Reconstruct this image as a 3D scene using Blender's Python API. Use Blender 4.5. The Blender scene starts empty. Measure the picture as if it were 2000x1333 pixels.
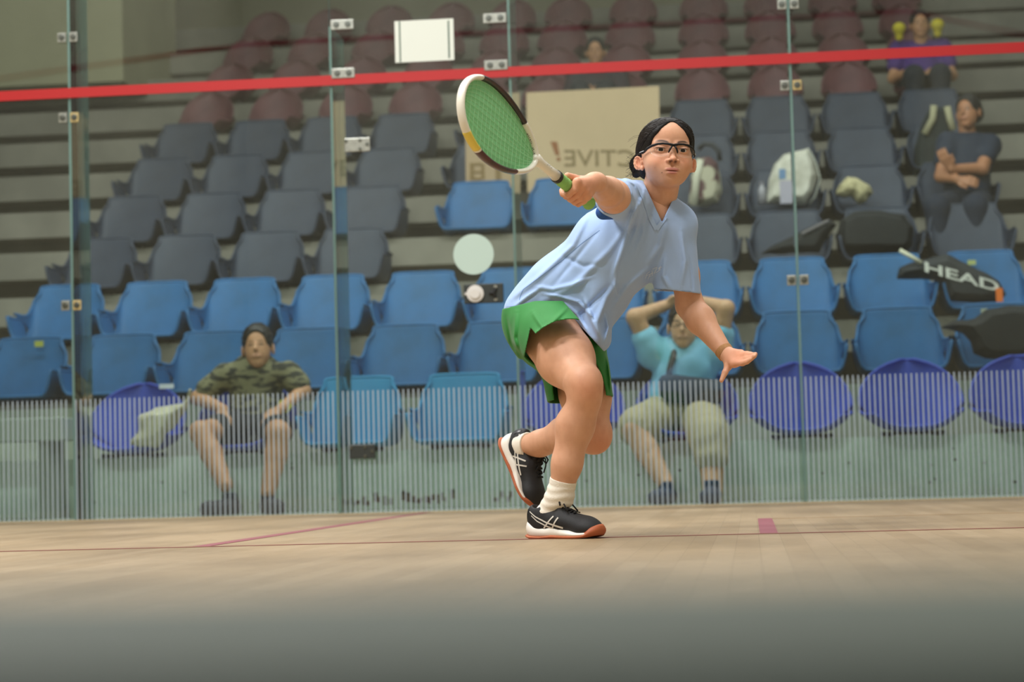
import bpy, bmesh, math, random
import numpy as np
from mathutils import Vector, Matrix
from mathutils.bvhtree import BVHTree

# ------------------------------------------------------------------ camera, world, lights
scn = bpy.context.scene
col = scn.collection
W_PX, H_PX = 2000, 1333
F_PX = 4110.0
YAW, PIT, ROL = math.radians(-6.34847), math.radians(3.51101), math.radians(-1.54562)
CAM = np.array([1.579, 0.0, 0.1962])
GY = 10.2057            # plane of the back glass wall (court side)
FWY = GY - 9.75         # front wall
_F = np.array([math.sin(YAW)*math.cos(PIT), math.cos(YAW)*math.cos(PIT), math.sin(PIT)])
_R0 = np.cross(_F, [0, 0, 1.0]); _R0 /= np.linalg.norm(_R0); _U0 = np.cross(_R0, _F)
_R = _R0*math.cos(ROL)+_U0*math.sin(ROL)
_U = -_R0*math.sin(ROL)+_U0*math.cos(ROL)

def at(px, py, y):
    """the point of the plane at depth y that the photo shows at a pixel"""
    d = _F+_R*(px-1000)/F_PX-_U*(py-666.5)/F_PX
    return CAM+d*(y/d[1])

cd = bpy.data.cameras.new('camera')
cam = bpy.data.objects.new('camera', cd)
col.objects.link(cam)
M = Matrix(((_R[0], _U[0], -_F[0], CAM[0]), (_R[1], _U[1], -_F[1], CAM[1]), (_R[2], _U[2], -_F[2], CAM[2]), (0, 0, 0, 1)))
cam.matrix_world = M
cd.sensor_fit = 'HORIZONTAL'; cd.sensor_width = 36.0
cd.lens = F_PX*36.0/W_PX
cd.clip_start = 0.05; cd.clip_end = 100
cd.dof.use_dof = True; cd.dof.focus_distance = 5.88; cd.dof.aperture_fstop = 3.6
scn.camera = cam

wd = bpy.data.worlds.new('hall_light'); scn.world = wd; wd.use_nodes = True
bg = wd.node_tree.nodes['Background']
bg.inputs[0].default_value = (0.93, 0.97, 1.0, 1); bg.inputs[1].default_value = 0.22
scn.view_settings.view_transform = 'Standard'; scn.view_settings.look = 'None'
scn.view_settings.gamma = 1.0; scn.view_settings.use_curve_mapping = False
scn.view_settings.exposure = 0.0

def area(name, loc, size, energy, color=(1, .985, .965), target=None):
    l = bpy.data.lights.new(name, 'AREA'); l.shape = 'RECTANGLE'; l.size, l.size_y = size; l.energy = energy; l.color = color
    o = bpy.data.objects.new(name, l); col.objects.link(o); o.location = loc
    if target is not None:
        o.rotation_euler = (Vector(target)-Vector(loc)).to_track_quat('-Z', 'Y').to_euler()
    return o
for x in (-2.6, .4, 3.4):
    area('hall_and_fill_lamp', (x, 10.6, 5.4), (1.8, 0.3), 92, (1, 1, .98), (x, 11.9, 0))  # added fill light, brightens the stand front and the lowest rows
# lamps hung over the court, lamps hung over the stand
for x in (-1.6, 1.6):
    for y in (2.6, 5.0, 7.6):
        area('court_lamp', (x, y, 5.9), (1.3, 0.6), (185 if x < 0 else 84)*(1.35 if y < 3 else .9 if y < 6 else .75))
for x in (-2.4, 1.2, 4.4):
    area('hall_and_fill_lamp', (x, 13.8, 7.4), (1.6, 0.5), 24, (1, 1, .97))

# ------------------------------------------------------------------ materials
def lin(c):
    if isinstance(c, str):
        c = tuple(int(c[i:i+2], 16) for i in (0, 2, 4))
    c = [v/255.0 for v in c]
    return tuple((v/12.92 if v <= .04045 else ((v+.055)/1.055)**2.4) for v in c)+(1.0,)

_mc = {}
def mat(name, c, rough=.6, metal=0, noise=0, nscale=40, bump=0, bscale=200, spec=.5, sss=0, alpha=1, c2=None, stretch=None, sheen=0, coat=0, obj=True, ramp=(.35, .65), coords=None):
    if name in _mc: return _mc[name]
    m = bpy.data.materials.new(name); m.use_nodes = True
    nt = m.node_tree; b = nt.nodes['Principled BSDF']
    b.inputs['Base Color'].default_value = lin(c)
    b.inputs['Roughness'].default_value = rough; b.inputs['Metallic'].default_value = metal
    b.inputs['Specular IOR Level'].default_value = spec
    if sss:
        b.inputs['Subsurface Weight'].default_value = sss
        b.inputs['Subsurface Radius'].default_value = (.9, .35, .2); b.inputs['Subsurface Scale'].default_value = .012
    if sheen: b.inputs['Sheen Weight'].default_value = sheen
    if coat: b.inputs['Coat Weight'].default_value = coat
    if alpha < 1: b.inputs['Alpha'].default_value = alpha
    tc = nt.nodes.new('ShaderNodeTexCoord')
    src = tc.outputs['Object']
    if stretch:
        mp = nt.nodes.new('ShaderNodeMapping'); mp.inputs['Scale'].default_value = stretch
        nt.links.new(src, mp.inputs['Vector']); src = mp.outputs['Vector']
    if noise or c2:
        n = nt.nodes.new('ShaderNodeTexNoise'); n.inputs['Scale'].default_value = nscale; n.inputs['Detail'].default_value = 5
        nt.links.new(src, n.inputs['Vector'])
        r = nt.nodes.new('ShaderNodeValToRGB')
        a = lin(c)
        e = lin(c2) if c2 else tuple(v*(1-noise) for v in a[:3])+(1,)
        r.color_ramp.elements[0].color = e; r.color_ramp.elements[0].position = ramp[0]
        r.color_ramp.elements[1].color = a; r.color_ramp.elements[1].position = ramp[1]
        nt.links.new(n.outputs['Fac'], r.inputs['Fac']); nt.links.new(r.outputs['Color'], b.inputs['Base Color'])
    if bump:
        n2 = nt.nodes.new('ShaderNodeTexNoise'); n2.inputs['Scale'].default_value = bscale; n2.inputs['Detail'].default_value = 3
        nt.links.new(src, n2.inputs['Vector'])
        bp = nt.nodes.new('ShaderNodeBump'); bp.inputs['Strength'].default_value = bump; bp.inputs['Distance'].default_value = .002
        nt.links.new(n2.outputs['Fac'], bp.inputs['Height']); nt.links.new(bp.outputs['Normal'], b.inputs['Normal'])
    _mc[name] = m
    return m

def mat_glass(name, tint=(.90, .965, .94), rough=0.0):
    m = bpy.data.materials.new(name); m.use_nodes = True
    nt = m.node_tree; nt.nodes.clear()
    o = nt.nodes.new('ShaderNodeOutputMaterial'); mx = nt.nodes.new('ShaderNodeMixShader')
    t = nt.nodes.new('ShaderNodeBsdfTransparent'); g = nt.nodes.new('ShaderNodeBsdfGlossy'); f = nt.nodes.new('ShaderNodeFresnel')
    f.inputs['IOR'].default_value = 1.52; t.inputs[0].default_value = (*tint, 1); g.inputs['Roughness'].default_value = rough
    g.inputs['Color'].default_value = (1, 1, 1, 1)
    nt.links.new(f.outputs[0], mx.inputs[0]); nt.links.new(t.outputs[0], mx.inputs[1]); nt.links.new(g.outputs[0], mx.inputs[2])
    nt.links.new(mx.outputs[0], o.inputs[0])
    return m

# ------------------------------------------------------------------ mesh helpers
def mesh_obj(name, verts, faces, m=None, parent=None, smooth=True, loc=None):
    me = bpy.data.meshes.new(name)
    me.from_pydata([tuple(map(float, v)) for v in verts], [], [tuple(map(int, f)) for f in faces])
    me.update()
    if smooth: me.polygons.foreach_set('use_smooth', [True]*len(me.polygons))
    o = bpy.data.objects.new(name, me); col.objects.link(o)
    if m is not None:
        for mm in (m if isinstance(m, (list, tuple)) else [m]): me.materials.append(mm)
    if parent is not None: o.parent = parent
    if loc is not None: o.location = loc
    return o

class MB:
    """collects boxes, tubes and sheets into one mesh"""
    def __init__(s): s.v = []; s.f = []; s.mi = []
    def add(s, v, f, mi=0):
        n = len(s.v); s.v += [tuple(map(float, q)) for q in v]; s.f += [tuple(int(i)+n for i in q) for q in f]; s.mi += [mi]*len(f); return s
    def box(s, lo, hi, mi=0, rot=None, org=None):
        x0, y0, z0 = lo; x1, y1, z1 = hi
        v = [(x0, y0, z0), (x1, y0, z0), (x1, y1, z0), (x0, y1, z0), (x0, y0, z1), (x1, y0, z1), (x1, y1, z1), (x0, y1, z1)]
        if rot is not None: v = [tuple(rot @ Vector(q)+Vector(org or (0, 0, 0))) for q in v]
        return s.add(v, [(3, 2, 1, 0), (4, 5, 6, 7), (0, 1, 5, 4), (1, 2, 6, 5), (2, 3, 7, 6), (3, 0, 4, 7)], mi)
    def tube(s, pts, rad, n=10, mi=0, cap=True, flat=1.0, closed=False):
        P = [Vector(p) for p in pts]; N = len(P)
        rad = [rad]*N if not hasattr(rad, '__len__') else rad
        up = None; rings = []
        for i, p in enumerate(P):
            if closed: t = (P[(i+1) % N]-P[i-1]).normalized()
            else: t = (P[min(i+1, N-1)]-P[max(i-1, 0)]).normalized()
            if up is None:
                a = Vector((0, 0, 1)) if abs(t.z) < .9 else Vector((0, 1, 0)); up = (a-t*a.dot(t)).normalized()
            else: up = (up-t*up.dot(t)).normalized()
            sd = t.cross(up)
            rings.append([p+(up*math.cos(2*math.pi*k/n)*rad[i]*flat+sd*math.sin(2*math.pi*k/n)*rad[i]) for k in range(n)])
        v = [q for r in rings for q in r]; f = []
        for i in range(N if closed else N-1):
            j = (i+1) % N
            for k in range(n): f.append((i*n+k, i*n+(k+1) % n, j*n+(k+1) % n, j*n+k))
        if cap and not closed: f.append(tuple(range(n))[::-1]); f.append(tuple((N-1)*n+k for k in range(n)))
        return s.add(v, f, mi)
    def disc(s, c, axis, r, h, n=24, mi=0):
        c = Vector(c); a = Vector(axis).normalized()
        return s.tube([c-a*h/2, c+a*h/2], r, n, mi)
    def build(s, name, m, parent=None, smooth=False, loc=None, bevel=0, seg=2, sub=0):
        o = mesh_obj(name, s.v, s.f, m, parent, smooth, loc)
        o.data.polygons.foreach_set('material_index', s.mi)
        if bevel:
            b = o.modifiers.new('bevel', 'BEVEL'); b.width = bevel; b.segments = seg; b.limit_method = 'ANGLE'
        if sub:
            b = o.modifiers.new('sub', 'SUBSURF'); b.levels = b.render_levels = sub
        return o

def tag(o, label=None, cat=None, group=None, kind=None):
    if label: o['label'] = label
    if cat: o['category'] = cat
    if group: o['group'] = group
    if kind: o['kind'] = kind
    return o
def empty(name, loc, label=None, cat=None, group=None):
    o = bpy.data.objects.new(name, None); col.objects.link(o); o.location = tuple(map(float, loc)); o.empty_display_size = .1
    return tag(o, label, cat, group)
def under(root, o):
    """parent o to root keeping the world coordinates its mesh was made in"""
    o.parent = root; o.matrix_parent_inverse = Matrix.Translation(-root.location) if root.parent is None else Matrix.Identity(4)
    return o
def copy_tree(o, parent=None):
    c = o.copy(); col.objects.link(c)
    if parent is not None: c.parent = parent
    for ch in list(o.children): copy_tree(ch, c)
    return c
def text_mesh(txt, size, depth=.0, bold=0):
    cu = bpy.data.curves.new('t', 'FONT'); cu.body = txt; cu.size = size; cu.extrude = depth; cu.offset = bold
    cu.align_x = 'CENTER'; cu.align_y = 'CENTER'
    o = bpy.data.objects.new('t', cu); col.objects.link(o)
    dg = bpy.context.evaluated_depsgraph_get()
    me = bpy.data.meshes.new_from_object(o.evaluated_get(dg))
    v = [tuple(q.co) for q in me.vertices]; f = [tuple(p.vertices) for p in me.polygons]
    bpy.data.objects.remove(o); bpy.data.meshes.remove(me)
    return v, f
def prism(outline, d0, d1, fr):
    """closed 2D outline pushed from depth d0 to d1; fr maps (u, v, d) to world"""
    n = len(outline)
    v = [fr(u, w, d0) for u, w in outline]+[fr(u, w, d1) for u, w in outline]
    f = [tuple(range(n))[::-1], tuple(range(n, 2*n))]+[(i, (i+1) % n, n+(i+1) % n, n+i) for i in range(n)]
    return v, f
# ------------------------------------------------------------------ the court and the hall
def floor_mat():
    m = bpy.data.materials.new('maple_boards'); m.use_nodes = True
    nt = m.node_tree; b = nt.nodes['Principled BSDF']; N = nt.nodes.new; L = nt.links.new
    b.inputs['Roughness'].default_value = .42; b.inputs['Specular IOR Level'].default_value = .35
    tc = N('ShaderNodeTexCoord')
    mp = N('ShaderNodeMapping'); mp.inputs['Rotation'].default_value = (0, 0, math.pi/2); L(tc.outputs['Object'], mp.inputs['Vector'])
    br = N('ShaderNodeTexBrick'); L(mp.outputs[0], br.inputs['Vector'])
    br.inputs['Scale'].default_value = 1; br.inputs['Brick Width'].default_value = 1.1; br.inputs['Row Height'].default_value = .057
    br.inputs['Mortar Size'].default_value = .0007; br.inputs['Mortar Smooth'].default_value = .3
    br.inputs['Color1'].default_value = lin('ad987a'); br.inputs['Color2'].default_value = lin('a28c6d'); br.inputs['Mortar'].default_value = lin('8b775a')
    br.inputs['Bias'].default_value = .1
    n = N('ShaderNodeTexNoise'); n.inputs['Scale'].default_value = 2.2; n.inputs['Detail'].default_value = 6
    mp2 = N('ShaderNodeMapping'); mp2.inputs['Scale'].default_value = (1, .45, 1); L(tc.outputs['Object'], mp2.inputs['Vector']); L(mp2.outputs[0], n.inputs['Vector'])
    mx = N('ShaderNodeMixRGB'); mx.blend_type = 'MULTIPLY'; mx.inputs[0].default_value = .75
    r = N('ShaderNodeValToRGB'); r.color_ramp.elements[0].color = (.62, .60, .56, 1); r.color_ramp.elements[0].position = .36
    r.color_ramp.elements[1].color = (1, 1, 1, 1); r.color_ramp.elements[1].position = .6
    L(n.outputs['Fac'], r.inputs['Fac']); L(br.outputs['Color'], mx.inputs[1]); L(r.outputs[0], mx.inputs[2])
    n3 = N('ShaderNodeTexNoise'); n3.inputs['Scale'].default_value = 26; n3.inputs['Detail'].default_value = 4
    L(tc.outputs['Object'], n3.inputs['Vector'])
    r3 = N('ShaderNodeValToRGB'); r3.color_ramp.elements[0].color = (.8, .8, .79, 1); r3.color_ramp.elements[0].position = .35; r3.color_ramp.elements[1].position = .55
    L(n3.outputs['Fac'], r3.inputs['Fac'])
    mx2 = N('ShaderNodeMixRGB'); mx2.blend_type = 'MULTIPLY'; mx2.inputs[0].default_value = .5
    L(mx.outputs[0], mx2.inputs[1]); L(r3.outputs[0], mx2.inputs[2]); L(mx2.outputs[0], b.inputs['Base Color'])
    return m
fl = MB().box((-3.2, FWY-.6, -.1), (3.2, GY, 0)).build('floor', floor_mat()); tag(fl, 'pale maple board floor of the squash court', kind='structure')
redline = mat('floor_line_paint', '92505a', .5, noise=.15, nscale=60)
seam = mat('short_line_paint', '7c4a3c', .5)
m = MB().box((-3.2, GY-4.31, .0002), (3.2, GY-4.26, .0012)).build('trim_1', seam, smooth=False); tag(m, 'thin red short line across the court floor', kind='structure')
m = MB().box((-.025, GY-4.26, .0002), (.025, GY-.005, .0014)).build('trim_2', redline); tag(m, 'red half-court line running back to the glass door', kind='structure')
m = MB().box((1.6, GY-4.26, .0002), (1.65, GY-2.66, .0014)).build('trim_3', redline); tag(m, 'red side line of the right service box on the floor', kind='structure')
m = MB().box((1.65, GY-2.71, .0002), (3.2, GY-2.685, .0008)).build('trim_4', mat('worn_line', 'a08462', .5)); tag(m, 'worn back line of the right service box', kind='structure')

plaster = mat('court_plaster', '969180', .55, noise=.12, nscale=3, bump=.1)
TINC = mat('tin_paint', 'd0ccc0', .5)
LINE = mat('out_line_red', '6e1a14', .5)
# front wall with the low opening the camera looks through
OX0, OX1, OZ = 1.05, 2.15, .62
fw = MB()
fw.box((-3.3, FWY-.2, 0), (OX0, FWY, 5.6)); fw.box((OX1, FWY-.2, 0), (3.3, FWY, 5.6)); fw.box((OX0, FWY-.2, OZ), (OX1, FWY, 5.6))
tag(fw.build('wall_front', plaster), 'white plastered front wall with a low camera opening', kind='structure')
sillm = mat('sill_paint', '414d3e', .7, noise=.2, nscale=12)
tag(MB().box((OX0, FWY-.2, 0), (OX1, FWY+.02, .172)).build('trim_5', sillm, bevel=.01), 'dark green sill, blurred along the bottom edge', kind='structure')
for nm, x0, x1 in (('wall_left', -3.4, -3.2), ('wall_right', 3.2, 3.4)):
    tag(MB().box((x0, FWY-.2, 0), (x1, GY, 5.6)).build(nm, plaster), 'white plastered side wall of the court', kind='structure')
LZ = 4.40
tag(MB().box((-3.2, FWY, LZ), (3.2, FWY+.003, LZ+.05)).build('trim_6', LINE), 'red out line on the front wall', kind='structure')
for nm, s in (('trim_7', -1), ('trim_8', 1)):
    x = s*3.2; q = x-s*.003
    v = [(a, b, c) for a in (x, q) for b, c in ((FWY, LZ), (GY, 2.13), (GY, 2.18), (FWY, LZ+.05))]
    mo = mesh_obj(nm, v, [(0, 1, 2, 3), (7, 6, 5, 4), (0, 4, 5, 1), (1, 5, 6, 2), (2, 6, 7, 3), (3, 7, 4, 0)], LINE, smooth=False)
    tag(mo, 'sloping red out line on a side wall', kind='structure')

# hall floor, stepped stand, hall walls
conc = mat('hall_concrete', '8f897c', .85, noise=.25, nscale=2.2, bump=.3, bscale=60)
whitep = mat('stand_face_paint', 'd9e6da', .7, c2='c3d2c4', nscale=5)
hf = MB().box((-9, GY, -.12), (9, 20.5, -.001)).build('floor_hall', mat('hall_floor', '9fa79b', .6, noise=.2, nscale=3)); tag(hf, 'grey hall floor between the glass and the stand', kind='structure')
T0, RISE, TREAD, Y1 = .32, .385, .75, 11.65
NR = 12
def row_y(k): return Y1+TREAD*(k-1)
def row_z(k): return T0+(RISE*(k-1) if k > 1 else 0)-(.045 if k > 1 else 0)+0
st = MB()
st.box((-7, row_y(1)-.25, 0), (7, 20.6, row_z(1)))
for k in range(2, NR+1):
    st.box((-7, row_y(k)-.36+(.30 if k > 2 else 0), row_z(k-1)), (7, 20.6, row_z(k)-.19)); st.box((-7, row_y(k)-.36, row_z(k)-.19), (7, 20.6, row_z(k)))
tag(st.build('stand_steps', conc), 'grey concrete steps carrying the rows of seats', kind='structure')
# white painted front face with black scuffs
fy = row_y(1)-.25
tag(MB().box((-7, fy-.012, 0), (7, fy, row_z(1)+.002)).build('trim_9', whitep), 'pale green-white painted front face of the stand', kind='structure')
tag(MB().box((-7, row_y(2)-.374, row_z(1)), (7, row_y(2)-.36, row_z(2)-.03)).build('trim_10', mat('second_face_paint', 'b4bdab', .7, noise=.2, nscale=4)), 'pale painted riser behind the lowest seats', kind='structure')
tag(MB().box((-7, 20.4, 0), (7, 20.6, 9)).build('wall_back', mat('hall_wall', '878069', .8, noise=.1, nscale=1.5)), 'dim olive wall above the stand', kind='structure')
for nm, a, b in (('wall_left_side', -9.2, -9.0), ('wall_right_side', 9.0, 9.2)):
    tag(MB().box((a, GY, 0), (b, 20.6, 9)).build(nm, mat('hall_wall', '878069')), 'dim olive side wall of the hall', kind='structure')
olive = mat('pale_hall_wall', 'a8a282', .8, noise=.12, nscale=1.2)
tag(MB().box((-6.0, 17.3, 3.6), (-3.62, 19.0, 8)).build('wall_left_hall', olive), 'pale olive wall block at the upper left of the stand', kind='structure')
sc = MB(); rnd = random.Random(4)
for px0, px1 in ((690, 765), (785, 885), (965, 1000)):
    x = px0
    while x < px1:
        a = at(x, 985, fy-.013); h = rnd.uniform(.02, .055); z0 = rnd.uniform(.02, .05)
        sc.box((a[0], fy-.0135, z0), (a[0]+rnd.uniform(.012, .028), fy-.0122, z0+h)); x += rnd.uniform(5, 14)
for _ in range(34):
    a = rnd.uniform(-2.3, 3.2); z = rnd.uniform(.04, .26); sc.box((a, fy-.0135, z), (a+rnd.uniform(.005, .02), fy-.0122, z+rnd.uniform(.004, .012)))
sc = sc.build('scuff_marks', mat('scuff', '3e3a28', .8)); tag(sc, 'dark scuff marks along the painted face of the stand', 'scuff marks', kind='stuff')

# ------------------------------------------------------------------ the glass back wall
GL = mat_glass('court_glass')
EDGE = mat('glass_edge', 'a9cdc6', .2, alpha=.6)
STR = mat('white_frit', 'bccbd8', .5, alpha=.5)
GT = .012; GTOP = 3.4
jx = [-3.2, -1.772, -.430, .468, 1.838, 3.2]
def pane(name, x0, x1, label):
    o = MB()
    g = .0025
    v = [(x0+g, GY, .004), (x1-g, GY, .004), (x1-g, GY+GT, .004), (x0+g, GY+GT, .004), (x0+g, GY, GTOP), (x1-g, GY, GTOP), (x1-g, GY+GT, GTOP), (x0+g, GY+GT, GTOP)]
    o.add(v, [(3, 2, 1, 0), (4, 5, 6, 7), (1, 2, 6, 5), (3, 0, 4, 7)], 1); o.add(v, [(0, 1, 5, 4), (2, 3, 7, 6)], 0)
    p = o.build(name, [GL, EDGE]); tag(p, label, kind='structure')
    s = MB(); x = math.ceil((x0+.008)/.0251)*.0251
    while x < x1-.012:
        s.box((x-.0036, GY-.0008, .006), (x+.0036, GY-.0001, .607)); x += .0251
    s = s.build('frosted_stripes', STR, p); s['label'] = 'fine white vertical stripes along the foot of the pane'
    return p
for i in range(5):
    nm = 'door_1' if i == 2 else 'window_%d' % (i+1 if i < 2 else i)
    lb = 'clear glass door of the court, between the two middle glass fins' if i == 2 else 'tall clear glass pane of the court back wall'
    p = pane(nm, jx[i], jx[i+1], lb)
    if i == 2: DOOR = p
tag(MB().box((-3.2, GY-.004, 2.13), (3.2, GY-.0012, 2.18)).build('trim_11', mat('out_line_tape', 'b3171a', .5)), 'bright red out line running across the whole glass wall', kind='structure')
tag(MB().box((-3.2, GY-.012, 0), (3.2, GY-.001, .006)).build('trim_12', mat('floor_bead', 'b8a888', .5)), 'pale bead where the floor meets the glass', kind='structure')
steel = mat('brushed_steel', 'a9aca4', .35, metal=.7, noise=.2, nscale=60)
bolt = mat('bolt_steel', '6d716c', .3, metal=.9)
tansteel = mat('tan_plate', 'b6a472', .5, metal=.2)
FIN = mat_glass('fin_glass', (.80, .93, .88))
FEDGE = mat('fin_edge', 'bcdcd8', .3, alpha=.75)
def plate(parent, x0, x1, z0, z1, y=GY-.009, m=None, nb=2):
    c = MB().box((x0, y, z0), (x1, y+.008, z1)).build('clamp_plate', m or steel, bevel=.003); under(parent, c)
    for k in range(nb):
        bx = x0+(x1-x0)*(k+.5)/nb
        b = MB().disc((bx, y-.002, (z0+z1)/2), (0, 1, 0), .0155, .004).disc((bx, y-.004, (z0+z1)/2), (0, 1, 0), .0075, .008).build('bolt', bolt, bevel=.001)
        b.parent = c; b.matrix_parent_inverse = Matrix.Identity(4)
def zat(px, py): return at(px, py, GY)[2]
fins = [(-1.772, 'leftmost glass fin behind the back wall', [(73, 1), (230, 1), (597, 1)], .29, 3.4),
        (-.430, 'glass fin at the hinge side of the door', [(48, 2), (143, 2)], .33, 2.43),
        (.468, 'glass fin at the latch side of the door', [(35, 3), (127, 3)], .29, 3.4),
        (1.838, 'rightmost glass fin behind the back wall', [(8, 1), (167, 1), (548, 1)], .29, 3.4)]
for x, lb, cl, dep, top in fins:
    r = empty('glass_fin', (x, GY+.02, 0), lb, 'glass fin', 'glass fins of the court wall')
    o = MB(); a, b = x-.006, x+.006; y0, y1 = GY+GT+.002, GY+GT+dep
    v = [(a, y0, .0), (b, y0, .0), (b, y1, .0), (a, y1, .0), (a, y0, top), (b, y0, top), (b, y1, top), (a, y1, top)]
    o.add(v, [(4, 5, 6, 7), (0, 1, 5, 4), (2, 3, 7, 6)], 1); o.add(v, [(1, 2, 6, 5), (3, 0, 4, 7)], 0)
    f = o.build('fin_pane', [FIN, FEDGE]); under(r, f)
    for py, t in cl:
        px = {-1.772: 140, -.43: 678, .468: 980, 1.838: 1550}[x]
        z = zat(px, py); h = .025
        if t == 1:
            plate(r, x-.052, x-.008, z-h, z+h, nb=1); plate(r, x+.008, x+.052, z-h, z+h, nb=1, m=tansteel if (py in (230, 597, 167)) else steel)
        elif t == 2: plate(r, x+.008, x+.125, z-h, z+h)
        else: plate(r, x-.125, x-.008, z-h, z+h)
# door furniture: hinges, lock, sign square, sticker dot
dark = mat('dark_plate', '3a3f3e', .4, metal=.3)
for px, py in ((712, 283), (722, 882)):
    a = at(px, py, GY); x, z = a[0], a[2]
    h = MB().box((x-.10, GY-.012, z-.035), (x+.03, GY-.0015, z+.035)).build('hinge', steel if py < 500 else dark, DOOR, bevel=.004); h['label'] = 'metal pivot hinge plate on the door'
    for dx, dz in ((-.09, .02), (-.02, .022), (-.02, -.022), (.015, 0)):
        MB().disc((x+dx, GY-.014, z+dz), (0, 1, 0), .008, .006).build('hinge_bolt', bolt, h)
a = at(945, 574, GY)
lk = MB().box((a[0]-.098, GY-.014, a[2]-.048), (a[0]+.098, GY-.0015, a[2]+.048)).build('lock_plate', dark, DOOR, bevel=.004); lk['label'] = 'dark lock plate on the door'
kn = MB().disc((a[0]-.04, GY-.020, a[2]), (0, 1, 0), .042, .012, 40).disc((a[0]-.04, GY-.030, a[2]), (0, 1, 0), .026, .012, 30).box((a[0]-.092, GY-.022, a[2]-.006), (a[0]-.07, GY-.014, a[2]+.006)).build('knob', mat('white_knob', 'd8d6d2', .4), lk, bevel=.002); kn['label'] = 'round white knob'
bl = MB()
for dx, dz in ((.06, .03), (.06, -.03)): bl.disc((a[0]+dx, GY-.017, a[2]+dz), (0, 1, 0), .009, .008)
bl.build('lock_screw', steel, lk)
MB().tube([(a[0]+.03, GY-.019, a[2]), (a[0]+.05, GY-.024, a[2]), (a[0]+.06, GY-.019, a[2]+.025)], .009).tube([(a[0]+.05, GY-.024, a[2]), (a[0]+.06, GY-.019, a[2]-.025)], .008).build('latch_lever', mat('black_metal', '1d1f22', .4), lk)
a = at(925, 497, GY)
tag(MB().disc((a[0], GY-.0022, a[2]), (0, 1, 0), .1, .0016, 64).build('round_sticker', mat('pale_mint_vinyl', 'b8cfc6', .5)), 'round pale mint sticker on the glass door', 'sticker')
A, B = at(770, 41, GY), at(888, 119, GY)
cx, cz, hw, hh = (A[0]+B[0])/2, (A[2]+B[2])/2+.001, .1475, .104
sg = empty('paper_sign', (cx, GY, cz), 'white paper sheet with two dark green side bars taped high on the glass', 'sign')
R3 = Matrix.Rotation(0, 3, 'Y')
under(sg, MB().box((cx-hw, GY-.003, cz-hh), (cx+hw, GY-.0015, cz+hh)).build('sheet', mat('paper_white', 'dde3da', .7)))
under(sg, MB().box((cx-hw+.022, GY-.0036, cz-hh+.002), (cx-hw+.029, GY-.003, cz+hh-.002)).build('side_bar', mat('bar_green', '3d5a4a', .6)))
under(sg, MB().box((cx+hw-.029, GY-.0036, cz-hh+.01), (cx+hw-.021, GY-.003, cz+hh-.01)).build('side_bar', mat('bar_green', '3d5a4a', .6)))

# ------------------------------------------------------------------ seats
def seat_mesh(kind):
    """bucket seat shell: u across, v from the front lip over the pan and up the back"""
    nu, nv = 28, 30
    V = []; F = []
    for j in range(nv+1):
        v = j/nv
        for i in range(nu+1):
            u = -1+2*i/nu; au = abs(u)
            t = min(1, v/.5); q = max(0, (v-.5)/.5)
            y = -.43+.37*t if v < .5 else -.06+.085*q
            z = .045-.015*math.sin(math.pi*t) if v < .5 else .045+.375*q
            if kind == 'tub':
                kx = au/.68*.93 if au < .68 else .93+.07*math.sin((au-.68)/.32*math.pi/2)
                tw = max(0, (au-.62)/.38)
                if v < .5:
                    w = .232+.026*t; x = math.copysign(w*kx, u)
                    z += (.150+.03*t)*tw**1.25; x += math.copysign(.02*tw*(1-t), u)
                else:
                    w = .262-.066*q**1.25
                    x = math.copysign(w*kx, u)
                    z += .180*max(0, 1-q*2.0)**1.2*tw**1.25
                    y -= .17*max(0, 1-q*1.5)**1.1*tw**1.1+.035*au**2
                    if q > .75: z -= .05*((q-.75)/.25)*au**5; x *= 1-.07*((q-.75)/.25)*au**3
            else:
                if v < .5:
                    w = .20+.065*math.sin(math.pi*min(1, v/.5*.6)); x = u*w; z += .12*(.6+.4*v/.5)*au**3
                else:
                    w = .265*math.sqrt(max(.02, 1-(max(0, q-.12)/.88)**2.3)); x = u*w; z += .12*(1-q)**1.5*au**3; y -= .12*(1-q)*au**2.3+.03*q*au**2
            V.append((x*(1.05 if kind == 'tub' else .80 if kind == 'round' else 1.03), y, z))
    idx = lambda i, j: j*(nu+1)+i
    for j in range(nv):
        for i in range(nu):
            uc = -1+2*(i+.5)/nu; vc = (j+.5)/nv
            if kind == 'tub' and ((abs(uc)-.80)/.11)**2+((vc-.545)/.045)**2 < 1: continue
            F.append((idx(i, j), idx(i+1, j), idx(i+1, j+1), idx(i, j+1)))
    # thick rolled rim around the shell
    ring = [idx(i, 0) for i in range(nu+1)]+[idx(nu, j) for j in range(1, nv+1)]+[idx(i, nv) for i in range(nu-1, -1, -1)]+[idx(0, j) for j in range(nv-1, 0, -1)]
    mb = MB(); mb.tube([V[i] for i in ring], .0095, 8, closed=True)
    n = len(V); RIM = (mb.v, mb.f)
    return V, F, RIM
def seat(kind, m):
    V, F, RIM = seat_mesh(kind)
    r = empty('stadium_seat', (0, 0, 0))
    o = mesh_obj('seat_shell', V, F, m, r)
    md = o.modifiers.new('sol', 'SOLIDIFY'); md.thickness = .013; md.offset = 0
    sb = o.modifiers.new('sub', 'SUBSURF'); sb.levels = 1; sb.render_levels = 1
    rim = mesh_obj('seat_rim', RIM[0], RIM[1], m, r)
    b = MB().box((-.15, -.34, .0), (-.11, -.08, .026)).box((.11, -.34, .0), (.15, -.08, .026)).box((-.17, -.25, .008), (.17, -.19, .027)).build('seat_bracket', mat('bracket_dark', '33302c', .7), r)
    return r
def seatmat(name, c, c2):
    m = mat(name, c, .5, c2=c2, nscale=5, spec=.35); return m
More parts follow.
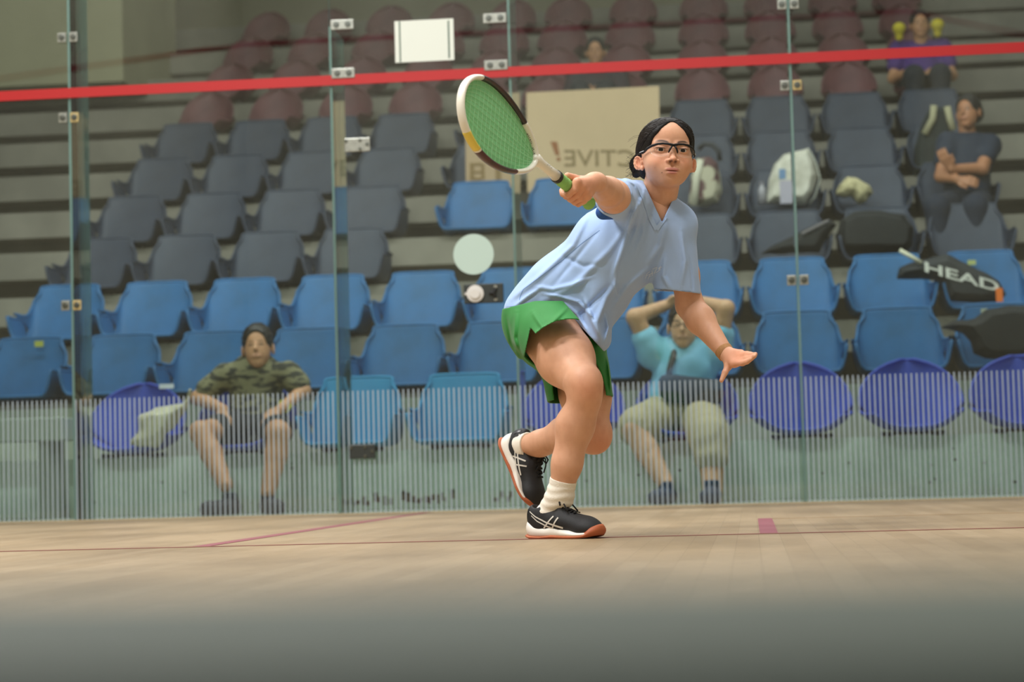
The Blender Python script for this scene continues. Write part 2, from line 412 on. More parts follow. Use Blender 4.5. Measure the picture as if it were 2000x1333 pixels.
SM = {'blue': seatmat('seat_blue', '29679c', '255c88'), 'sky': seatmat('seat_sky', '2b86b4', '2a7cab'), 'violet': seatmat('seat_violet', '3b50b4', '3044a6'),
      'grey': seatmat('seat_grey', '3b4252', '333949'), 'red': seatmat('seat_red', '73474a', '633e42')}
PRO = {}
def place_seat(colr, kind, x, k, label, rot=0):
    key = (colr, kind)
    if key not in PRO: PRO[key] = seat(kind, SM[colr]); o = PRO[key]
    else: o = copy_tree(PRO[key])
    o.location = (x, row_y(k), row_z(k)); o.rotation_euler = (0, 0, rot)
    tag(o, label, 'stadium seat', 'plastic seats of the stand')
    return o
XL = [-2.75, -2.17, -1.595, -1.02]
XM = [-.44, .135, .71]
XR = [1.30, 1.88, 2.46, 3.03]
ORD = ['first', 'second', 'third', 'fourth', 'fifth', 'sixth', 'seventh', 'eighth', 'ninth', 'tenth', 'eleventh', 'twelfth', 'thirteenth', 'fourteenth']
CN = {'blue': 'blue bucket seat', 'sky': 'light blue bucket seat', 'violet': 'violet-blue round-backed seat', 'grey': 'dark grey bucket seat', 'red': 'faded red round-backed seat'}
rowspec = {1: [(-1.83, 'violet', 'dome'), (-1.20, 'violet', 'dome'), (-.59, 'sky', 'tub'), (.01, 'sky', 'tub'), (.63, 'violet', 'dome'), (1.25, 'violet', 'dome'), (1.86, 'violet', 'dome'), (2.45, 'violet', 'dome'), (3.04, 'violet', 'dome')],
           2: [(x, 'blue', 'tub') for x in XL+XM+XR], 3: [(x, 'blue', 'tub') for x in XL+XM+XR],
           4: [(x, 'grey', 'tub') for x in XL+XR], 5: [(x, 'grey', 'tub') for x in XL]+[(-.24, 'blue', 'tub'), (.345, 'blue', 'tub')]+[(x, 'grey', 'tub') for x in XR],
           6: [(x, 'grey', 'tub') for x in XL+XR], 7: [(x, 'grey', 'tub') for x in XL+XR]}
for k in range(8, 12): rowspec[k] = [(x, 'red', 'round') for x in XL[0 if k > 8 else 0:]+[-.45,  .065, .66]+XR]
ROWN = ['bottom', 'second', 'third', 'fourth', 'fifth', 'sixth', 'seventh', 'eighth', 'ninth', 'tenth', 'eleventh']
OCC = {}
for k, spec in rowspec.items():
    for i, (x, c, kd) in enumerate(spec):
        place_seat(c, kd, x, k, '%s, %s from the left in the %s row%s' % (CN[c], ORD[i], ROWN[k-1], ' up' if k > 1 else ' of the stand'), rot=0)
# ------------------------------------------------------------------ distance fields for bodies and cloth
def _nrm(v): v = np.asarray(v, float); return v/np.linalg.norm(v)
class Cap:
    """tapered capsule"""
    def __init__(s, a, b, ra, rb):
        s.a = np.array(a, float); s.b = np.array(b, float); s.ra = ra; s.rb = rb
        s.c = (s.a+s.b)/2; s.R = np.linalg.norm(s.b-s.a)/2+max(ra, rb)
    def d(s, p):
        ab = s.b-s.a; q = p-s.a; t = np.clip((q@ab)/(ab@ab+1e-12), 0, 1)
        return np.linalg.norm(q-t[:, None]*ab, axis=1)-(s.ra+(s.rb-s.ra)*t)
class FCap:
    """tapered capsule squashed along one direction (n), factor f"""
    def __init__(s, a, b, ra, rb, n, f):
        s.n = _nrm(n); s.f = f; s.a = np.array(a, float); s.b = np.array(b, float); s.ra = ra; s.rb = rb
        s.c = (s.a+s.b)/2; s.R = np.linalg.norm(s.b-s.a)/2+max(ra, rb)
    def d(s, p):
        ab = s.b-s.a; q = p-s.a; ab2 = ab
        t = np.clip((q@ab)/(ab@ab+1e-12), 0, 1); w = q-t[:, None]*ab2
        h = w@s.n; w = w+(h*(1/s.f-1))[:, None]*s.n
        return (np.linalg.norm(w, axis=1)-(s.ra+(s.rb-s.ra)*t))*min(1, (s.f+1)/2)
class Ell:
    def __init__(s, c, r, rot=None):
        s.c = np.array(c, float); s.r = np.array(r, float); s.R = max(r); s.rot = None if rot is None else np.array(rot, float)
    def d(s, p):
        q = p-s.c
        if s.rot is not None: q = q@s.rot
        k0 = np.linalg.norm(q/s.r, axis=1); k1 = np.linalg.norm(q/(s.r*s.r), axis=1)+1e-9
        return k0*(k0-1)/k1
class Box:
    def __init__(s, c, h, rot=None, r=.005):
        s.c = np.array(c, float); s.h = np.array(h, float); s.R = np.linalg.norm(h); s.rot = None if rot is None else np.array(rot, float); s.r = r
    def d(s, p):
        q = p-s.c
        if s.rot is not None: q = q@s.rot
        q = np.abs(q)-(s.h-s.r)
        return np.linalg.norm(np.maximum(q, 0), axis=1)+np.minimum(q.max(axis=1), 0)-s.r
class SAnd:
    def __init__(s, k, *ps): s.k = k; s.ps = ps; s.c = np.zeros(3); s.R = 9
    def d(s, p):
        o = -s.ps[0].d(p)
        for q in s.ps[1:]: o = smin(o, -q.d(p), s.k)
        return -o
class Half:
    """keeps nothing on the side n points to, within R of c"""
    def __init__(s, c, n, R=9, thick=9):
        s.c = np.array(c, float); s.n = _nrm(n); s.R = R; s.Rr = R
    def d(s, p):
        q = p-s.c
        return np.maximum(-(q@s.n), np.linalg.norm(q, axis=1)-s.Rr) if s.Rr < 5 else -(q@s.n)
def smin(a, b, k):
    h = np.maximum(k-np.abs(a-b), 0)/k
    return np.minimum(a, b)-h*h*k*.25
def chain(pts, rad, k=.02, n=None, f=1):
    o = []
    for i in range(len(pts)-1):
        o.append(('u', Cap(pts[i], pts[i+1], rad[i], rad[i+1]) if n is None else FCap(pts[i], pts[i+1], rad[i], rad[i+1], n, f), k))
    return o
def evalops(ops, p, c, rad):
    d = np.full(len(p), 9.0)
    for op in ops:
        t, pr, k = op
        if t == 'g':      # ridge: polyline points, amplitude, width
            pts, amp, w = pr
            if np.min(np.linalg.norm(pts-c, axis=1)) > rad+w*3+.05: continue
            best = np.full(len(p), 9.0)
            for i in range(len(pts)-1):
                ab = pts[i+1]-pts[i]; q = p-pts[i]; tt = np.clip((q@ab)/(ab@ab+1e-12), 0, 1)
                best = np.minimum(best, np.linalg.norm(q-tt[:, None]*ab, axis=1))
            d = d-amp*np.exp(-(best/w)**2); continue
        if t == 'f':      # free displacement
            d = d-pr(p); continue
        if t == 'shell':      # thin sheet of even thickness: value over slope is the true distance
            if len(p) < 20000 and rad < 9:
                pre = ops[:ops.index(op)]; e = .0008; g2 = 0
                for ax in np.eye(3): g2 = g2+((evalops(pre, p+ax*e, c, rad)-d)/e)**2
                d = d/np.clip(np.sqrt(g2), .5, 4)
            d = np.abs(d)-k; continue
        if np.linalg.norm(pr.c-c) > pr.R+rad+k+.02 and pr.R < 5: 
            continue
        e = pr.d(p)
        if t == 'u': d = smin(d, e, k) if k > 0 else np.minimum(d, e)
        elif t == 's': d = -smin(-d, e, k) if k > 0 else np.maximum(d, -e)
    return d
def sdf_mesh(ops, h, lo, hi, B=14, fast=None):
    """surface nets over the blocks that touch the surface"""
    lo = np.array(lo, float); hi = np.array(hi, float)
    nb = np.ceil((hi-lo)/(h*B)).astype(int); N = nb*B+2
    ax = np.arange(B+1); gx, gy, gz = np.meshgrid(ax, ax, ax, indexing='ij'); G = np.stack([gx, gy, gz], -1).reshape(-1, 3)
    ids = []; pos = []; quads = []
    half = h*B*.5*1.7321
    corners = [(0, 0, 0), (1, 0, 0), (0, 1, 0), (1, 1, 0), (0, 0, 1), (1, 0, 1), (0, 1, 1), (1, 1, 1)]
    edges = [(0, 1), (2, 3), (4, 5), (6, 7), (0, 2), (1, 3), (4, 6), (5, 7), (0, 4), (1, 5), (2, 6), (3, 7)]
    key = lambda i: (i[..., 0]*N[1]+i[..., 1])*N[2]+i[..., 2]
    # coarse test, hierarchical
    cs = np.stack(np.meshgrid(*[np.arange(n) for n in nb], indexing='ij'), -1).reshape(-1, 3)
    cen = lo+(cs+.5)*h*B
    keep = []
    hasshell = any(o[0] == 'shell' for o in ops)
    for i in range(0, len(cen), 20000):
        dd = evalops([o for o in ops if o[0] in ('u', 's', 'shell')], cen[i:i+20000], cen[i:i+20000].mean(0), 99)
        keep.append(np.abs(dd) < half*1.25+.012)
    cs = cs[np.concatenate(keep)]
    for b in cs:
        base = b*B; I = base+G; P = lo+I*h; c = lo+(base+B/2)*h
        d = evalops(ops, P, c, half)
        if d.min() > 0 or d.max() < 0: continue
        D = d.reshape(B+1, B+1, B+1)
        cv = np.stack([D[cx:cx+B, cy:cy+B, cz:cz+B] for cx, cy, cz in corners], -1)
        s = cv < 0; act = s.any(-1) & ~s.all(-1)
        ci = np.argwhere(act)
        if len(ci):
            v = cv[act]; acc = np.zeros((len(ci), 3)); cnt = np.zeros(len(ci))
            for a, e in edges:
                m = (v[:, a] < 0) != (v[:, e] < 0)
                t = np.where(m, v[:, a]/(v[:, a]-v[:, e]+1e-12), 0)
                pa = np.array(corners[a], float); pe = np.array(corners[e], float)
                acc += np.where(m[:, None], pa+t[:, None]*(pe-pa), 0); cnt += m
            pos.append(lo+(ci+base+acc/cnt[:, None])*h); ids.append(key(ci+base))
        for axx in range(3):
            A = D[:B, :B, :B]; sl = [slice(0, B)]*3; sl[axx] = slice(1, B+1); Bv = D[tuple(sl)]
            m = (A < 0) != (Bv < 0); e = np.argwhere(m)
            if not len(e): continue
            neg = A[m] < 0; e = e+base; u, w = [(1, 2), (2, 0), (0, 1)][axx]
            du = np.zeros(3, int); du[u] = 1; dw = np.zeros(3, int); dw[w] = 1
            q = np.stack([key(e-du-dw), key(e-dw), key(e), key(e-du)], 1)
            q[~neg] = q[~neg][:, ::-1]; quads.append(q)
    ids = np.concatenate(ids); pos = np.concatenate(pos); quads = np.concatenate(quads)
    o = np.argsort(ids); ids = ids[o]; pos = pos[o]
    j = np.clip(np.searchsorted(ids, quads), 0, len(ids)-1); ok = (ids[j] == quads).all(1)
    return pos, j[ok]
def smooth_verts(pos, quads, it=1, lam=.5):
    n = len(pos)
    for _ in range(it):
        acc = np.zeros_like(pos); cnt = np.zeros(n)
        for a in range(4):
            for b in (1, 3):
                np.add.at(acc, quads[:, a], pos[quads[:, (a+b) % 4]]); np.add.at(cnt, quads[:, a], 1)
        pos = pos*(1-lam)+lam*acc/np.maximum(cnt, 1)[:, None]
    return pos
def sdf_obj(name, ops, h, m, parent=None, lo=None, hi=None, sm=1, xf=None, colf=None):
    if lo is None:
        u = [o[1] for o in ops if o[0] == 'u']
        lo = np.min([q.c-q.R for q in u], 0)-.01; hi = np.max([q.c+q.R for q in u], 0)+.01
    pos, q = sdf_mesh(ops, h, lo, hi)
    if sm: pos = smooth_verts(pos, q, sm)
    loc = pos
    if xf is not None: pos = pos@xf[0].T+xf[1]
    me = bpy.data.meshes.new(name)
    me.vertices.add(len(pos)); me.vertices.foreach_set('co', pos.astype(np.float32).ravel())
    me.loops.add(len(q)*4); me.loops.foreach_set('vertex_index', q.astype(np.int32).ravel())
    me.polygons.add(len(q)); me.polygons.foreach_set('loop_start', np.arange(0, len(q)*4, 4, dtype=np.int32))
    me.polygons.foreach_set('use_smooth', np.ones(len(q), bool))
    me.update(calc_edges=True); me.validate()
    o = bpy.data.objects.new(name, me); col.objects.link(o)
    for mm in (m if isinstance(m, (list, tuple)) else [m]): me.materials.append(mm)
    if colf is not None:
        c = colf(loc); c = np.concatenate([c, np.ones((len(c), 1))], 1).astype(np.float32)
        at_ = me.color_attributes.new('tone', 'FLOAT_COLOR', 'POINT'); at_.data.foreach_set('color', c.ravel())
    if parent is not None: under(parent, o)
    return o
def poly_len(pts): return float(sum(np.linalg.norm(pts[i+1]-pts[i]) for i in range(len(pts)-1)))
def ribbon(bvh, pts, width, m, name, parent, direction, lift=.0012, n=30, taper=None, thick=.0008):
    """a strip laid on a surface: points are cast along direction onto the mesh"""
    pts = [Vector(p) for p in pts]; d = Vector(direction).normalized()
    L = [0]
    for i in range(1, len(pts)): L.append(L[-1]+(pts[i]-pts[i-1]).length)
    V = []; F = []; k = 0
    prev = None
    for i in range(n+1):
        s = L[-1]*i/n; j = 0
        while j < len(pts)-2 and L[j+1] < s: j += 1
        t = (s-L[j])/max(1e-9, L[j+1]-L[j]); p = pts[j].lerp(pts[j+1], t); tan = (pts[j+1]-pts[j]).normalized()
        side = tan.cross(d).normalized(); w = width*(taper(i/n) if taper else 1)
        row = []
        for e in (-1, -.33, .33, 1):
            q = p+side*w*.5*e
            h = bvh.ray_cast(q-d*.3, d)
            if h[0] is None: row = None; break
            row.append(h[0]-d*lift)
        if row is None: prev = None; continue
        b = len(V); V += [tuple(r) for r in row]
        if prev is not None:
            for c in range(3): F.append((prev+c, prev+c+1, b+c+1, b+c))
        prev = b
    if not F: return None
    return mesh_obj(name, V, F, m, parent)
def bvh_of(o):
    me = o.data; return BVHTree.FromPolygons([tuple(v.co) for v in me.vertices], [tuple(p.vertices) for p in me.polygons])
# ------------------------------------------------------------------ the player
def And_(*ps):
    class A:
        c = np.zeros(3); R = 9
        def d(s, p): return np.maximum.reduce([q.d(p) for q in ps])
    return A()
def plane_px(p0, p1, Y=6.0, flip=1):
    """half space bounded by the sight plane through two picture points"""
    a, b = at(*p0, Y), at(*p1, Y); n = _nrm(np.cross(a-CAM, b-CAM))*flip
    return Half(a, n)
def pxof(p):
    v = p-CAM; d = v@_F
    return np.stack([1000+F_PX*(v@_R)/d, 666.5-F_PX*(v@_U)/d], 1)
def folds(strokes, Y=6.0, ymax=None):
    S = [(np.array(s, float), a, w*F_PX/Y) for s, a, w in strokes]
    def f(p):
        q = pxof(p); d = np.zeros(len(p))
        c = q.mean(0)
        for s, a, w in S:
            if np.min(np.linalg.norm(s-c, axis=1)) > 3*w+60: continue
            best = np.full(len(p), 1e9); tb = np.zeros(len(p)); n = len(s)-1
            for i in range(n):
                ab = s[i+1]-s[i]; r = q-s[i]; t = np.clip((r@ab)/(ab@ab), 0, 1); e = np.linalg.norm(r-t[:, None]*ab, axis=1)
                m = e < best; best = np.where(m, e, best); tb = np.where(m, (i+t)/n, tb)
            d += 1.45*a*np.exp(-(best/(w*.72))**2)*np.sin(np.pi*np.clip(tb, .02, .98))**.6
        if ymax is not None: d /= 1+np.exp((p[:, 1]-ymax)/.012)
        return d
    return f
def wrink(scale, amp, seed=0, dirs=5):
    r = np.random.default_rng(seed); K = r.normal(size=(dirs, 3))*scale; ph = r.uniform(0, 6.3, dirs)
    def f(p):
        o = np.zeros(len(p))
        for k, h in zip(K, ph): o += np.sin(p@k+h)
        return amp*o/dirs
    return f

def skin_mat(name, base='dcaa88', tone=True):
    m = mat(name, base, .5, sss=.12, bump=.08, bscale=350, spec=.4)
    if tone:
        nt = m.node_tree; a = nt.nodes.new('ShaderNodeVertexColor'); a.layer_name = 'tone'
        n = nt.nodes.new('ShaderNodeTexNoise'); n.inputs['Scale'].default_value = 30; n.inputs['Detail'].default_value = 4
        mx = nt.nodes.new('ShaderNodeMixRGB'); mx.blend_type = 'MULTIPLY'; mx.inputs[0].default_value = .3
        r = nt.nodes.new('ShaderNodeValToRGB'); r.color_ramp.elements[0].color = (.72, .6, .55, 1); r.color_ramp.elements[0].position = .3; r.color_ramp.elements[1].position = .6
        nt.links.new(n.outputs['Fac'], r.inputs[0]); nt.links.new(a.outputs['Color'], mx.inputs[1]); nt.links.new(r.outputs[0], mx.inputs[2])
        nt.links.new(mx.outputs[0], nt.nodes['Principled BSDF'].inputs['Base Color'])
    return m
SKIN = skin_mat('skin')
BASE = np.array(lin('dba88a')[:3])

J = dict(hipA=at(1062, 640, 6.10), kneeA=at(1141, 752, 5.88), ankA=at(1093, 972, 5.94),
         hipB=at(1122, 655, 6.20), kneeB=at(1158, 850, 6.12), ankB=at(1022, 872, 6.33),
         pel=at(1085, 625, 6.14), waist=at(1130, 565, 6.10), chest=at(1205, 480, 6.05), top=at(1268, 418, 6.02),
         shR=at(1232, 392, 5.99), elR=at(1198, 384, 5.75), wrR=at(1166, 356, 5.55),
         shL=at(1322, 448, 6.03), elL=at(1347, 597, 6.08), wrL=at(1417, 690, 5.98),
         neck=at(1286, 395, 6.0))
PROOT = empty('person', (J['ankA'][0], 5.94, 0), 'girl in light blue shirt and green shorts lunging with a racket held out', 'person')
# head frame
hy, hr = math.radians(14), math.radians(3.0)
_x = np.array([math.cos(hy), math.sin(hy), 0]); _y = np.array([-math.sin(hy), math.cos(hy), 0]); _z = np.array([0, 0, 1.0])
HR = np.stack([_x*math.cos(hr)-_z*math.sin(hr), _y, _x*math.sin(hr)+_z*math.cos(hr)], 1)
HR = HR @ np.diag((1.045, 1, 1))
HO = at(1302.5, 300.5, 5.96)
toL = lambda w: (np.asarray(w)-HO)@np.linalg.inv(HR).T
def head_ops(female=True, nk=None):
    o = [('u', Ell((0, .022, .026), (.0700, .088, .074)), .01),
         ('u', Ell((0, -.012, -.028), (.0625, .066, .064)), .03),
         ('u', Ell((0, -.022, -.062), (.045, .046, .035)), .025),
         ('u', Ell((0, -.050, -.082), (.020, .020, .0155)), .018),
         ('u', Ell((.034, -.040, -.034), (.026, .032, .028)), .02), ('u', Ell((-.034, -.040, -.034), (.026, .032, .028)), .02),
         ('u', Ell((0, -.040, .047), (.052, .034, .038)), .03),
         ('u', Ell((0, -.058, -.055), (.026, .024, .022)), .02)]
    for s in (-1, 1):
        o += [('u', Cap((s*.014, -.0715, .0155), (s*.042, -.060, .017), .0065, .006), .012),
              ('s', Ell((s*.030, -.083, -.001), (.0185, .013, .0115)), .012)]
    o += [('u', Cap((0, -.072, .005), (0, -.0875, -.0265), .0052, .0070), .010), ('u', Ell((0, -.0905, -.0290), (.0085, .0085, .0070)), .006)]
    for s in (-1, 1):
        o += [('u', Ell((s*.0120, -.0825, -.0322), (.0070, .0085, .0058)), .004),
              ('s', Ell((s*.0068, -.0915, -.0375), (.0040, .0070, .0042)), .0012)]
    for s in (-1, 1):
        o += [('u', Ell((s*.0305, -.0640, -.0002), (.0178, .0120, .0116)), .003),
              ('s', Ell((s*.0302, -.082, -.0008), (.0150, .018, .0042)), .002),
              ('s', Ell((s*.0295, -.0775, .0080), (.0135, .0040, .0010)), .002)]
    # lips
    o += [('s', Ell((0, -.0835, -.0445), (.0035, .005, .007)), .005),
          ('u', Ell((-.0075, -.0790, -.0570), (.0125, .0060, .0046)), .003), ('u', Ell((.0075, -.0790, -.0570), (.0125, .0060, .0046)), .003),
          ('u', Ell((0, -.0785, -.0665), (.0145, .0064, .0050)), .004),
          ('s', Ell((0, -.0865, -.0612), (.0210, .0080, .0011)), .0015),
          ('s', Ell((0, -.0790, -.0755), (.013, .0045, .004)), .006)]
    for s in (-1, 1):
        A = Matrix.Rotation(s*math.radians(-38), 3, 'Z') @ Matrix.Rotation(math.radians(-14), 3, 'X')
        A = np.array(A)
        c = np.array((s*.0750, .014, -.029))
        o += [('u', Ell(c, (.0046, .0142, .0205), A), .006), ('s', Ell(c+A@np.array((s*.0060, -.003, .002)), (.0070, .0092, .0142), A), .002)]
        hel = [c+A@np.array((s*.0030, -.0132*math.cos(t), .0192*math.sin(t))) for t in np.linspace(-.1, 4.0, 9)]
        for i in range(8): o.append(('u', Cap(hel[i], hel[i+1], .0023, .0023), .002))
        ah = [c+A@np.array((s*.0025, .0045+.004*math.sin(t*1.5), -.008+.008*t)) for t in (0, 1, 2)]
        o += [('u', Cap(ah[0], ah[1], .0026, .0024), .003), ('u', Cap(ah[1], ah[2], .0024, .0022), .003)]
        o += [('u', Ell(c+A@np.array((s*.001, -.010, -.018)), (.0045, .0065, .0075)), .004), ('u', Ell(c+A@np.array((s*.003, -.0125, -.004)), (.003, .0028, .005)), .003)]
    return o
hops = head_ops()
nb, ncx = toL(J['neck']), None
hops += [('u', Cap((0, .022, -.045), tuple(nb*.55+np.array((0, .02, -.02))), .047, .045), .02),
         ('u', Cap(tuple(nb*.55+np.array((0, .02, -.02))), tuple(toL(at(1284, 418, 6.04))), .044, .050), .02),
         ('u', Cap(toL(at(1262, 425, 6.05)), toL(at(1312, 440, 6.05)), .048, .045), .02),
         ('g', (np.array([toL(at(1262, 360, 5.93)), toL(at(1290, 415, 5.93))]), .004, .009), 0)]
def head_col(p, b=BASE, lip=(.52, .20, .17)):
    c = np.tile(b, (len(p), 1))
    def mixin(w, t): return c*(1-w[:, None])+np.array(t)*w[:, None]
    g = lambda cx, cy, cz, r: np.exp(-(((p[:, 0]-cx)/r[0])**2+((p[:, 1]-cy)/r[1])**2+((p[:, 2]-cz)/r[2])**2))
    ck = np.clip(g(.036, -.07, -.032, (.02, .03, .016))+g(-.036, -.07, -.032, (.02, .03, .016)), 0, 1)*.45
    c = mixin(ck, b*np.array((1.08, .78, .74)))
    c = mixin(np.clip(g(0, -.095, -.028, (.012, .02, .010)), 0, 1)*.4, b*np.array((1.05, .78, .72)))
    c = mixin(np.clip(g(0, -.06, .05, (.04, .05, .025)), 0, 1)*.4, b*np.array((1.08, 1.05, 1.02)))
    lipm = np.clip(g(-.0075, -.083, -.0568, (.0125, .011, .0046))+g(.0075, -.083, -.0568, (.0125, .011, .0046))+g(0, -.083, -.0662, (.0145, .011, .0052)), 0, 1)
    c = mixin(np.clip((lipm-.3)*2.2, 0, 1)*.92, lip)
    c = mixin(np.clip(g(0, -.086, -.0612, (.019, .012, .0014)), 0, 1)*.85, (.16, .04, .035))
    for s in (-1, 1):
        c = mixin(np.clip(g(s*.0066, -.092, -.0372, (.0042, .009, .0040))*1.8, 0, 1), (.05, .014, .009))  # nostril shade painted dark into the skin tone
        ear = g(s*.077, .012, -.029, (.008, .02, .03)); c = mixin(ear*.45, b*np.array((1.12, .62, .5)))
        # upper lash line and brow
        x = p[:, 0]*s
        c = mixin(np.clip(g(s*.0302, -.076, .0040, (.0158, .014, .0014))*1.4, 0, 1), (.05, .03, .025))
        by = .0200+.0042*np.sin(np.clip((x-.012)/.034, 0, 1)*2.6)
        bw = np.exp(-((p[:, 2]-by)/.0034)**2)*np.clip((x-.008)/.008, 0, 1)*np.clip((.050-x)/.014, 0, 1)*1.15*((x > .010) & (x < .046))*(p[:, 1] < -.04)
        c = mixin(np.clip(bw, 0, 1)*.93, (.022, .015, .012))
    c = mixin(np.clip(np.exp(-((p[:, 0]+.0265)**2+(p[:, 2]+.0660)**2)/.0013**2)*(p[:, 1] < -.03), 0, 1), (.06, .03, .02))
    c = mixin(np.clip(np.exp(-((p[:, 0]+.045)**2+(p[:, 2]+.052)**2)/.0006**2)*(p[:, 1] < -.03), 0, 1)*.7, (.1, .05, .03))
    return c

# racket frame values, used by the gripping hand too
RA = _nrm((-.379, -.881, .282)); RW = np.array((.081, .272, .959)); RW = _nrm(RW-RA*(RW@RA)); RN = np.cross(RA, RW)
RB = at(1087, 345, 5.40)
GE1 = _nrm(np.array((1, 0, 0))-RA*RA[0]); GE2 = np.cross(RA, GE1)
if GE2[2] < 0: GE2 = -GE2
def gp(s, th, r, off=-.036): s += off; t = math.radians(th); return RB+RA*s+(GE1*math.cos(t)+GE2*math.sin(t))*r
def arm_ops():
    o = []
    sR, eR, wR = J['shR'], J['elR'], J['wrR']
    o += chain([sR, sR*.5+eR*.5, eR], [.052, .049, .0445], .02)
    o += chain([eR, eR*.65+wR*.35, wR], [.042, .038, .0235], .02)
    sL, eL, wL = J['shL'], J['elL'], J['wrL']
    o += chain([sL, sL*.4+eL*.6, eL], [.046, .040, .0375], .02)
    o += chain([eL, eL*.7+wL*.3, wL], [.0375, .0400, .0225], .02)
    return o
def grip_hand():
    o = []; wr = J['wrR']; g = .0165
    base = [gp(s, th, .026) for s, th in ((-.030, 8), (-.052, 0), (-.074, -8), (-.094, -16))]
    heel = gp(-.095, 55, .045)
    pal = wr*.45+heel*.55
    for b, r in zip(base, (.0135, .0135, .013, .012)):
        o.append(('u', Cap(b, pal*.6+wr*.4, r, .016), .012))
    o.append(('u', Cap(wr, pal, .0235, .021), .015))
    fl = [(-.024, [8, -38, -92, -140, -172], .0088), (-.047, [0, -45, -100, -150, -182], .0092), (-.069, [-8, -52, -106, -152, -180], .0088), (-.090, [-16, -56, -104, -144, -166], .0078)]
    for s, ths, r in fl:
        pts = [gp(s-.004*i, t, g+r*(1.55 if i == 0 else .95)) for i, t in enumerate(ths)]
        for i in range(4): o.append(('u', Cap(pts[i], pts[i+1], r*(1.12-.07*i), r*(1.05-.07*i)), .0025 if i else .006))
    tb = [pal*.5+gp(-.085, 60, .03)*.5, gp(-.068, 62, .032), gp(-.046, 66, .0285), gp(-.020, 84, .0255)]
    o += [('u', Cap(tb[0], tb[1], .017, .0135), .01), ('u', Cap(tb[1], tb[2], .0125, .0108), .004), ('u', Cap(tb[2], tb[3], .0112, .0092), .003)]
    return o
def free_hand():
    """left hand: flat, fingers together pointing right, thumb dropped"""
    o = []; w = J['wrL']
    K = [(1447, 690, 5.935), (1446, 698, 5.925), (1442, 707, 5.92), (1433, 711, 5.92)]
    T = [[(1459, 691, 5.90), (1467, 692, 5.885), (1473, 693.5, 5.875)], [(1461, 694, 5.89), (1470, 694, 5.875), (1476, 692, 5.86)],
         [(1458, 702, 5.885), (1467, 700, 5.87), (1474, 696, 5.855)], [(1450, 710, 5.885), (1459, 707, 5.87), (1467, 702, 5.86)]]
    R = [.0066, .0078, .0082, .0078]
    for k, t, r in zip(K, T, R):
        kp = at(*k); o.append(('u', Cap(w+(kp-w)*.12, kp, .0155, r*1.45), .010))
        pts = [kp]+[at(*q) for q in t]
        for i in range(3): o.append(('u', Cap(pts[i], pts[i+1], r*(1.12-.1*i), r*(1.0-.12*i)), .0035 if i else .008))
    th = [at(1422, 700, 5.965), at(1422, 716, 5.94), at(1416, 728, 5.925), at(1409, 744, 5.915)]
    o += [('u', Cap(th[0], th[1], .0155, .0115), .012), ('u', Cap(th[1], th[2], .0098, .0088), .006), ('u', Cap(th[2], th[3], .0086, .0062), .003)]
    return o
def leg_ops():
    o = []
    h, k, a = J['hipA'], J['kneeA'], J['ankA']
    o += chain([h+np.array((.008, 0, 0)), h*.45+k*.55, k*.92+h*.08], [.093, .079, .055], .03)
    o.append(('u', Ell(k+np.array((.006, -.008, -.002)), (.047, .046, .054)), .025))
    up = k+np.array((.000, .010, -.045))
    c1 = k*.64+a*.36+np.array((-.002, .016, 0)); c2 = k*.3+a*.7
    o += chain([up, c1, c2, a], [.046, .0515, .040, .0335], .025)
    h, k, a = J['hipB'], J['kneeB'], J['ankB']
    o += chain([h, h*.4+k*.6, k*.92+h*.08], [.082, .072, .054], .03)
    o.append(('u', Ell(k+np.array((.004, -.004, -.006)), (.052, .050, .052)), .025))
    c1 = k*.62+a*.38+np.array((0, .0, .014))
    o += chain([k+np.array((-.03, .03, .0)), c1, a*.75+k*.25, a], [.050, .051, .036, .0315], .025)
    return o
def torso_ops(g=0.0):
    n = (0, 1, 0)
    return chain([J['pel'], J['waist'], J['chest'], J['top']], [.116+g, .102+g, .102+g, .072+g], .04, n, .72)
body = torso_ops()+[('u', Cap(J['shR'], J['top'], .048, .050), .02), ('u', Cap(J['shL'], J['top'], .046, .050), .02)]+arm_ops()+grip_hand()+free_hand()+leg_ops()
def toneb(p):
    c = np.tile(BASE, (len(p), 1))
    g = lambda q, r: np.exp(-(np.linalg.norm(p-q, axis=1)/r)**2)[:, None]
    for q, r, k in ((J['kneeA']+np.array((.01, -.04, -.01)), .04, .35), (J['kneeB']+np.array((.03, -.03, -.03)), .05, .45), (gp(-.05, 0, .03), .07, .4), (at(1450, 700, 5.92), .06, .5), (J['elL'], .04, .25)):
        c = c*(1-g(q, r)*k)+np.array(BASE*np.array((1.10, .74, .66)))*g(q, r)*k
    return c
bod = sdf_obj('body', body, .0026, SKIN, PROOT, sm=1, colf=toneb)
hd = sdf_obj('head_part', hops, .0014, SKIN, PROOT, sm=1, xf=(HR, HO), colf=head_col, lo=(-.13, -.11, -.19), hi=(.12, .13, .11))
# one skin: head and neck joined to the body mesh
def join_into(a, b):
    bm = bmesh.new(); bm.from_mesh(a.data); bm.from_mesh(b.data); bm.to_mesh(a.data); bm.free()
    bpy.data.objects.remove(b)
join_into(bod, hd)
for poly in bod.data.polygons: poly.use_smooth = True

def inhead(verts): return [tuple(HR@np.array(v)+HO) for v in verts]
